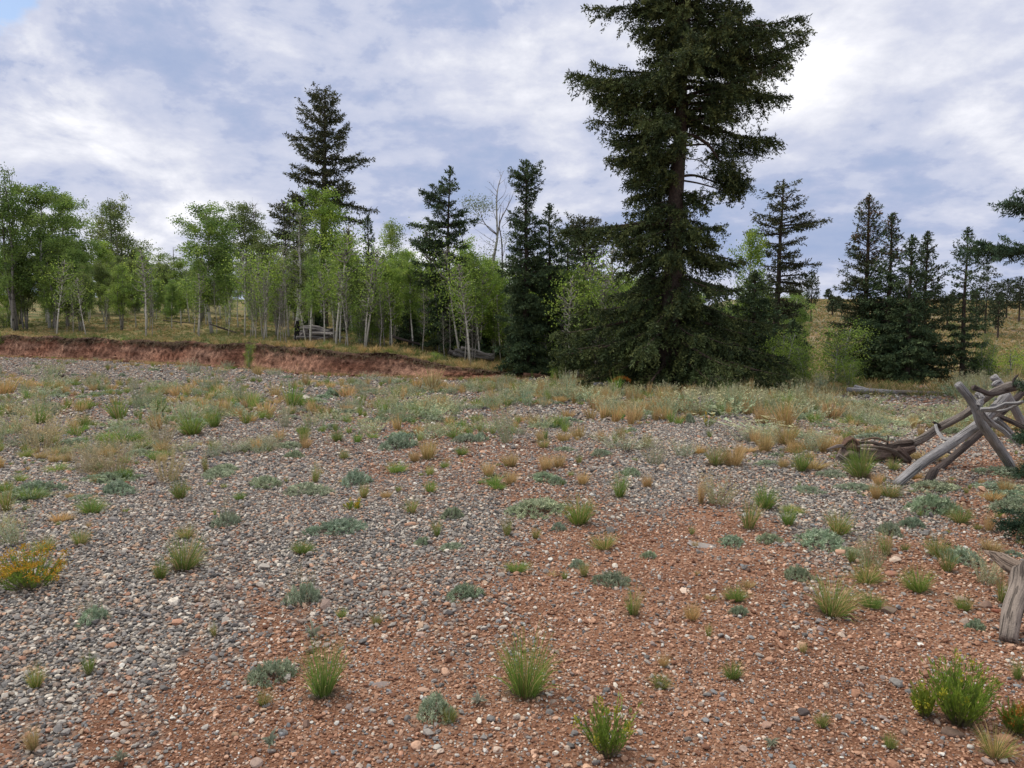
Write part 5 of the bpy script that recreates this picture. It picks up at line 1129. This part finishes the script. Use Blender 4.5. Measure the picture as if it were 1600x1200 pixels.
A_bush = [mk(640 + k, nleaf=5200, H_=2.2, rx=.75, crown0=.12, stems=3, trunk=.02, leaf=.05) for k in range(3)]
A_bare = [mk(650 + k, nleaf=0, rx=.8, crown0=.3, bare=1.0, trunk=.035, white=(.36, .33, .30)) for k in range(3)]
A_sap = [mk(660 + k, nleaf=700, H_=2.5, rx=.35, crown0=.4, trunk=.017, leaf=.05, white=(.60, .57, .5)) for k in range(3)]
SETS = {'full': A_full, 'slim': A_slim, 'multi': A_multi, 'thin': A_thin, 'bush': A_bush, 'bare': A_bare, 'sap': A_sap}
def grow(kind, x, y, H_, seed, label, group, tint=(1, 1, 1), wpx=None, name='aspen_tree', cat='tree', ttint=(1, 1, 1)):
    r_ = random.Random(seed); me_t, me_c, h0, rx0 = SETS[kind][r_.randrange(len(SETS[kind]))]
    s_ = H_ / h0; sw = s_ if wpx is None else (wpx / 2 * y / F) / (rx0 * 1.12)
    sw = min(max(sw, s_ * .6), s_ * 1.7)
    t = empty(name, (x, y, Hs(x, y) - .02), r_.uniform(0, 6.28)); t.scale = (sw, sw, s_); tag(t, label, cat, group)
    o = bpy.data.objects.new('trunk', me_t); COL.objects.link(o); o.parent = t; o.color = (*ttint, 1)
    if me_c:
        o = bpy.data.objects.new('crown', me_c); COL.objects.link(o); o.parent = t; q = r_.uniform(.9, 1.1); o.color = (tint[0] * q, tint[1] * q, tint[2] * q, 1)
    return t
BR, MD, GY, YL = (1.3, 1.25, 1.0), (.95, .95, 1.0), (.82, .72, .95), (1.5, 1.4, .9)
def asp(kind, a, b, top, wpx, tint, label, seed, Y=None, **kw):
    if Y is None: x, y, z = at(a, b)
    else: y = Y; x = P(a, 500, Y)[0]; z = Hs(x, y)
    return grow(kind, x, y, zpx(top, y) - z, seed, label, kw.pop('group', 'aspens standing around the gravel pad'), tint, wpx, **kw)
L_ = [('multi', 25, 516, 258, 104, (.85, .85, .9), 'tall leafy aspen clump at the far left on the bank top'), ('full', 75, 514, 300, 120, MD, 'leaning leafy aspen second from the left edge'), ('full', 112, 492, 312, 104, MD, 'bushy aspen between the leftmost pair and the dark-trunked clump'),
      ('multi', 190, 488, 308, 110, GY, 'dark-trunked multi-stem aspen with airy greyish crown at left'), ('thin', 158, 487, 330, 80, GY, 'thin airy aspen left of the dark-trunked clump'), ('multi', 215, 486, 372, 80, GY, 'low dark bushy aspen right of the dark-trunked clump'), ('multi', 262, 487, 385, 90, (.95, .9, .9), 'dark forked aspen clump in the middle of the left meadow'),
      ('full', 330, 521, 326, 120, MD, 'white-stemmed aspen leaning left at the bank edge'), ('full', 390, 500, 322, 90, GY, 'airy aspen right of the leaning white-stemmed one'), ('slim', 358, 508, 400, 60, MD, 'short slender aspen behind the leaning white-stemmed one'), ('slim', 430, 505, 360, 70, GY, 'slender aspen left of the burnt-based trunk'),
      ('full', 502, 512, 302, 110, BR, 'bright pale-green conical aspen under the ragged tall spruce'), ('full', 548, 520, 372, 66, BR, 'bright aspen on the right flank of the pale-green conical one'), ('slim', 617, 530, 348, 50, (1.2, 1.1, 1.2), 'lone slender aspen crown against the sky in the centre grove'),
      ('thin', 465, 532, 330, 84, GY, 'pale aspen with charred black base at the bank edge'), ('bare', 440, 508, 312, 70, MD, 'leafless twiggy aspen left of the ragged tall spruce'), ('bare', 398, 500, 318, 50, MD, 'leafless aspen tips above the airy aspen'), ('slim', 722, 545, 372, 60, BR, 'green aspen right of the layered spruce'),
      ('sap', 852, 588, 520, 40, BR, 'crooked sapling aspen in front of the dark pointed spruces'), ('slim', 865, 583, 415, 60, BR, 'bright aspen in front of the shorter dark spruce'), ('slim', 905, 590, 420, 60, BR, 'bright aspen left of the giant spruce'), ('slim', 1172, 575, 362, 60, BR, 'white-trunked aspen right of the giant spruce'),
      ('bush', 1225, 612, 520, 80, BR, 'bright leafy young aspen below the open layered spruce'), ('bush', 1300, 614, 512, 96, (1.2, 1.15, 1), 'bushy young aspen left of the right-hand spruce group'), ('bush', 1265, 612, 540, 60, BR, 'low young aspen between two bushier ones'), ('bush', 1590, 612, 545, 80, YL, 'bright yellow-green young aspen behind the fence at the right edge'),
      ('bush', 1545, 608, 535, 40, MD, 'thin leafy sapling clump behind the crossed fence logs'), ('bush', 1330, 614, 560, 40, BR, 'small pale shrub at the foot of the rusty-topped spruce')]
for k, (kd, a, b, tp, w_, tn, lab) in enumerate(L_):
    Y = None if a < 1100 else (24 if a == 1172 else 20.8 + (k % 3) * .5)
    asp(kd, a, b, tp, w_, tn, lab, 2000 + k, Y=Y)
for o in [o for o in bpy.data.objects if str(o.get('label', '')).startswith('pale aspen with charred')]:      # fire-blackened foot
    cbm = MB(); zc = np.linspace(-.1, .95, 9); tube(cbm, np.stack([.012 * np.sin(zc * 5), 0 * zc, zc], -1), [.12, .105, .098, .085, .09, .08, .082, .06, .045], 9, (.018, .016, .016), .22); cb_ = cbm.obj('charred_base', M_BARK, o, True)
# the white, mostly bare aspen right of the layered spruce
x, y, z = at(758, 556); mb, cb = MB(), MB(); b_ = np.array([x, y, z]); W0 = (.42, .41, .37)
def br(l, rad, col, n=8):
    pts = [P(a, b, y + dy) - b_ for a, b, dy in l]; p, u = resample(pts, .1); tube(mb, p, np.interp(u, np.linspace(0, 1, len(rad)), rad), n, np.asarray(col) * 1.0, .04, True); return p
br([(757, 560, 0), (762, 500, 0), (767, 440, 0), (773, 395, 0), (777, 370, 0), (776, 330, 0), (777, 300, 0), (783, 276, 0), (788, 266, 0)], [.085, .08, .07, .06, .045, .035, .025, .012, .004], W0)
br([(777, 372, 0), (782, 345, .2), (792, 325, .3), (800, 308, .3), (803, 298, .3)], [.035, .03, .02, .012, .004], (.2, .18, .16), 6)
br([(778, 368, 0), (765, 358, -.2), (755, 345, -.3), (750, 330, -.3), (742, 318, -.3)], [.03, .022, .018, .012, .004], (.2, .18, .16), 6)
br([(776, 365, 0), (760, 352, .2), (745, 348, .3), (733, 350, .3)], [.02, .014, .01, .003], (.2, .18, .16), 5)
br([(786, 560, .3), (785, 430, .3), (784, 380, .3), (780, 350, .3), (783, 320, .3)], [.035, .035, .03, .02, .008], (.12, .10, .09), 6)
r = np.random.RandomState(77)
for (a, b, a2, b2) in [(777, 300, 764, 284), (777, 315, 792, 290), (777, 330, 795, 302), (776, 345, 768, 305), (782, 345, 786, 315), (792, 325, 796, 305), (755, 345, 740, 352), (777, 308, 766, 296), (783, 276, 780, 268), (771, 400, 748, 392), (772, 420, 757, 414), (774, 385, 752, 372), (786, 400, 796, 360), (784, 355, 797, 330), (779, 290, 790, 280), (776, 380, 740, 356)]:
    p = br([(a, b, 0), ((a + a2) / 2 + r.randn() * 2, (b + b2) / 2 + 1, r.randn() * .2), (a2, b2, r.randn() * .3)], [.014, .009, .003], (.2, .18, .16), 4)
    for q in range(4):
        o_ = p[r.randint(len(p))]; d = norm(r.randn(3) + [0, 0, .8]) * r.uniform(.15, .4); tube(mb, [o_, o_ + d * .5, o_ + d], [.006, .004, .002], 3, (.2, .18, .16), 0, False)
for (a, b, ra_, n_) in [(742, 322, (.3, .3, .2), 330), (732, 316, (.18, .2, .15), 160), (755, 318, (.25, .3, .18), 220), (765, 322, (.2, .2, .15), 120), (750, 335, (.2, .2, .15), 110), (790, 372, (.25, .3, .2), 160), (765, 388, (.25, .3, .2), 120)]:
    o_ = P(a, b, y - .2) - b_ + r.randn(n_, 3) * ra_; kites(cb, o_, r.randn(n_, 3), .06, .05, vary((.20, .24, .12), n_, .2, r), r)
t = empty('aspen_tree', (x, y, z)); tag(t, 'tall white aspen with mostly bare forked top beside the layered spruce', 'tree')
mb.obj('trunk', M_ASPEN, t, True); cb.obj('crown', M_LEAF, t)
# forest fill
TL = [('the leftmost leafy clump', 25), ('the dark-trunked clump', 190), ('the dark forked clump', 262), ('the leaning white-stemmed aspen', 330), ('the burnt-based aspen', 465), ('the ragged tall spruce', 510), ('the spire-like spruce', 577), ('the layered spruce', 705), ('the white bare-topped aspen', 768), ('the dense pointed spruce', 822), ('the flat-topped spruce', 912), ('the giant spruce', 1042), ('the open layered spruce', 1212), ('the round lone pine', 1267), ('the rusty-topped spruce', 1355), ('the thin-tipped spruce', 1443), ('the sparse lone spruce', 1507), ('the crossed fence logs', 1535)]
def tree_label(look, a, Y, H_, tn):
    adj = ('tall' if H_ > 7.5 else 'middling' if H_ > 5.5 else 'low') + (' bright' if tn[0] > 1.2 else ' dull' if tn[0] < .9 else '')
    for nm, b in sorted(TL, key=lambda q: abs(q[1] - a))[:4]:
        d = a - b
        rels = ['straight behind '] if abs(d) < 14 else [('a little ' if abs(d) < 45 else 'further ') + ('left of ' if d < 0 else 'right of ')]
        for rl_ in rels:
            for depth in (('front rank, ' if Y < 33 else 'second rank, ' if Y < 41 else 'midway back, ' if Y < 54 else 'far back, '), 'half hidden, ' if Y > 40 else 'open to view, '):
                c = f'{adj} {look}, {depth}{rl_}{nm}'
                if c not in used_lab and len(c.split()) <= 16: used_lab.add(c); return c
    return None
r = np.random.RandomState(99); k = 0; spots = []
FG = 'slender aspens deep in the grove behind the gravel pad'
while k < 188:
    a = r.uniform(-60, 1240); Y = r.uniform(29, 66) if a > 430 else r.uniform(44, 74)
    if a > 430 and a < 620: Y = max(Y, 31)
    if a > 900: Y = r.uniform(25, 50)
    x = P(a, 500, Y)[0]
    if Y < bank_y(np.array([x]))[0] + 2.5 or any(math.hypot(x - s[0], Y - s[1]) < .9 for s in spots): continue
    spots.append((x, Y)); z = Hs(x, Y)
    tgt = np.interp(a, [-60, 100, 200, 260, 330, 400, 520, 600, 680, 760, 900, 1240], [400, 385, 400, 420, 405, 395, 385, 395, 408, 405, 430, 470]) + r.uniform(-14, 30)
    H_ = max(2.6, zpx(tgt, Y) - z)
    kd = r.choice(['full', 'slim', 'thin', 'multi'], p=[.36, .44, .10, .10]) if a > 420 else r.choice(['full', 'slim', 'thin', 'multi'], p=[.42, .28, .10, .20])
    tn = [BR, MD, (1.15, 1.1, 1), GY][r.choice(4, p=[.3, .25, .3, .15] if a > 430 else [.08, .35, .22, .35])]
    where = 'left meadow wood' if a < 430 else 'centre grove' if a < 900 else 'wood behind the giant spruce'
    look = {'full': 'full-crowned green aspen', 'slim': 'slender green aspen', 'thin': 'thin sparse aspen', 'multi': 'many-stemmed aspen'}[kd]
    grow(kd, x, Y, H_, 3000 + k, tree_label(look, a, Y, H_, tn) or f'{look} crowded among others in the {where}', f'{look}s crowded in the {where}', tn); k += 1
# low understory so that the grove closes towards the ground
for k in range(74):
    a = r.uniform(480, 1230) if k < 55 else r.uniform(-40, 480); Y = r.uniform(30, 46) if a > 560 else r.uniform(52, 76); x = P(a, 500, Y)[0]
    if Y < bank_y(np.array([x]))[0] + 2.5: continue
    grow('bush', x, Y, (1.7, 2.4, 3.2)[k % 3], 3500 + k, tree_label('leafy thicket clump', a, Y, 4 + 2 * (k % 3), MD) or 'leafy young aspen thicket clump low under the grove trees', 'young aspen clumps under the grove trees', [BR, MD, (1.15, 1.1, 1)][r.randint(3)])
# pale bare stems and saplings along the wood's edge
for k in range(110):
    a = r.uniform(390, 1010) if k < 90 else r.uniform(60, 390); Yb_ = 0
    x0 = P(a, 500, 30)[0]; Y = float(bank_y(np.array([x0]))[0]) + r.uniform(2.2, 8) + (4 if a < 390 else 0); x = P(a, 500, Y)[0]
    if a > 880: Y = r.uniform(22.5, 28); x = P(a, 500, Y)[0]
    kd = 'bare' if r.rand() < .5 else 'sap'
    grow(kd, x, Y, r.uniform(1.3, 3.2) if kd == 'bare' else r.uniform(1.8, 5.0), 3700 + k, tree_label('bare twiggy grey sapling' if kd == 'bare' else 'thin pale leafy sapling', a, 30, 3 + r.randint(3) * 2, MD) or (('bare twiggy grey sapling' if kd == 'bare' else 'thin pale leafy sapling') + " at the wood's edge"), ('bare twiggy saplings' if kd == 'bare' else 'thin pale leafy saplings') + " along the wood's edge", BR, name='sapling')
# scattered brush on the far hill
for k in range(18):
    Y = r.uniform(52, 112); a = r.uniform(1235, 1640); x = P(a, 500, Y)[0]
    grow('bush', x, Y, r.uniform(.7, 1.7), 3900 + k, tree_label('scrubby hillside bush', a, Y, r.uniform(3, 9), GY) or 'low scrubby bush dotted on the tan hillside', 'low bushes dotted over the tan hillside', GY if r.rand() < .5 else MD, name='hill_bush', cat='bush')
# green shrubs on the bank and at its end
for k, (a, b, h_, w_, lab) in enumerate([(388, 577, 40, 20, 'upright green shrub growing at the foot of the red bank'), (5, 545, 26, 18, 'small green shrub on the bank face at the left edge'), (195, 540, 14, 14, 'tiny yellow-green shrub hanging on the bank lip'), (870, 596, 26, 50, 'rounded bright green bush at the low end of the bank'), (8, 512, 34, 40, 'yellow-green shrub at the foot of the leftmost aspen'), (680, 565, 16, 22, 'small green bush on the low bank lip')]):
    x, y, z = at(a, b); grow('bush', x, y, h_ * y / F, 3950 + k, lab, 'green shrubs along the bank', BR, w_, name='shrub', cat='shrub')

# ------------------------------------------------------------------ meadow grass, bank lip grass (uncountable)
def meadow(name, label, X, Y, hts, straw_fn, seed, blades=9, wd=.014):
    r = np.random.RandomState(seed); n = len(X); mb = MB(); Z = H(X, Y)
    i = np.repeat(np.arange(n), blades); m = len(i)
    st = (r.rand(n) < straw_fn)[i]
    c = np.where(st[:, None], pick(STRAW, m, r_=r) * .95, pick([(.17, .22, .06), (.21, .24, .08), (.14, .18, .055), (.28, .27, .12)], m, r_=r))
    o = np.stack([X[i] + r.randn(m) * .05, Y[i] + r.randn(m) * .05, Z[i] - .01], -1); d = np.stack([r.randn(m) * .35, r.randn(m) * .35, np.ones(m)], -1)
    sc = np.maximum(1, Y[i] / 30)
    ribbons(mb, o, d, hts[i] * (.6 + .7 * r.rand(m)), wd * sc, .3, c * .75, c, 2, r)
    tag(mb.obj(name, M_GRASS), label, 'grass', kind='stuff')
r = np.random.RandomState(321)
N = 60000; Y = r.uniform(24, 62, N); X = (r.rand(N) * 2 - 1) * Y * .75; k = (Y > bank_y(X) + .45) & (X < 3.5); X, Y = X[k], Y[k]
edge = np.exp(-(Y - bank_y(X) - .5) / 2.5); stf = np.clip(.32 + .35 * wav(X, Y, .5, 55) * 2 + edge * .35 * ((X > -11)), .05, .95)
p_ = r.rand(len(X)) < np.clip(.25 + .6 * edge + 4 / Y, 0, 1); X, Y, stf = X[p_], Y[p_], stf[p_]
ht = (.10 + .10 * r.rand(len(X))) * (1 + .3 * np.exp(-(Y - bank_y(X)) / 1.5))
meadow('meadow_grass', 'mixed green and straw grass on the meadow above the bank', X, Y, ht, stf, 5)
N = 9000; Y = r.uniform(18.2, 34, N); X = r.uniform(1.5, 19, N); k = np.abs(X) < Y * .72; X, Y = X[k], Y[k]
meadow('valley_grass', 'green and straw grass under the trees at the right', X, Y, .16 + .12 * r.rand(len(X)), np.full(len(X), .4), 6)
N = 2600; X = r.uniform(-34, 1.5, N); Y = bank_y(X) + r.uniform(-.25, .1, N); meadow('bank_foot_grass', 'straw and green grass along the foot of the bank', X, Y, .07 + .12 * r.rand(N), np.full(N, .6), 8, 7, .01)
N = 30000; Y = r.uniform(45, 120, N); X = Y * r.uniform(.33, .75, N); meadow('hill_grass', 'dry tan grass on the far hillside', X, Y, .18 + .15 * r.rand(N), np.full(N, .55), 9, 5, .02)
# fallen clods along the foot of the bank, roots hanging from its lip
mb = MB(); r = np.random.RandomState(4321); n = 2600; xs = r.uniform(-36, 1, n); ys = bank_y(xs) + .1 - np.abs(r.randn(n)) * .28
scatter(mb, xs, ys, .035 * np.exp(r.randn(n) * .6), vary((.30, .155, .105), n, .25, r), T1, 4322)
tag(mb.obj('fallen_clods', M_STONE), 'red earth clods fallen along the foot of the bank', 'earth clods', kind='stuff')
mb = MB(); n = 2400; xs = r.uniform(-36, 1, n); hbx = bank_h(xs); o = np.stack([xs, bank_y(xs) + .33 + r.randn(n) * .10, hbx * r.uniform(.86, 1.05, n)], -1)
ribbons(mb, o, np.stack([r.randn(n) * .5, -.4 - .4 * r.rand(n), r.uniform(-1, .5, n)], -1), .08 + .22 * r.rand(n) * hbx, .016, .3, vary((.14, .105, .075), n, .4, r), vary((.24, .20, .11), n, .4, r), 2, r)
tag(mb.obj('hanging_roots', M_GRASS), 'dark roots and sod fringe hanging over the bank', 'roots', kind='stuff')
# straw tufts on the bank lip
for k in range(60):
    a = r.uniform(0, 1) ; x = -9.5 + 11.5 * (k / 60) + r.randn() * .15; y = float(bank_y(np.array([x]))[0]) + r.uniform(.75, 2.2)
    o = put('T' if r.rand() < .75 else 'GT', x, y, r.uniform(.3, .55), r.uniform(.16, .34), 8000 + k, far=True); lp = proj(x, y, Hs(x, y)); ll = mk_label('T' if o.name.startswith('dry') else 'GT', float(lp[0]), float(lp[1]), 22, 14 + 12 * r.rand(), loose=True); tag(o, ll if ll else 'straw grass tuft on the lip of the low red bank' if o.name.startswith('dry') else 'green-yellow grass tuft on the lip of the low red bank', 'dry grass' if o.name.startswith('dry') else 'grass tuft', 'grass tufts along the lip of the bank')
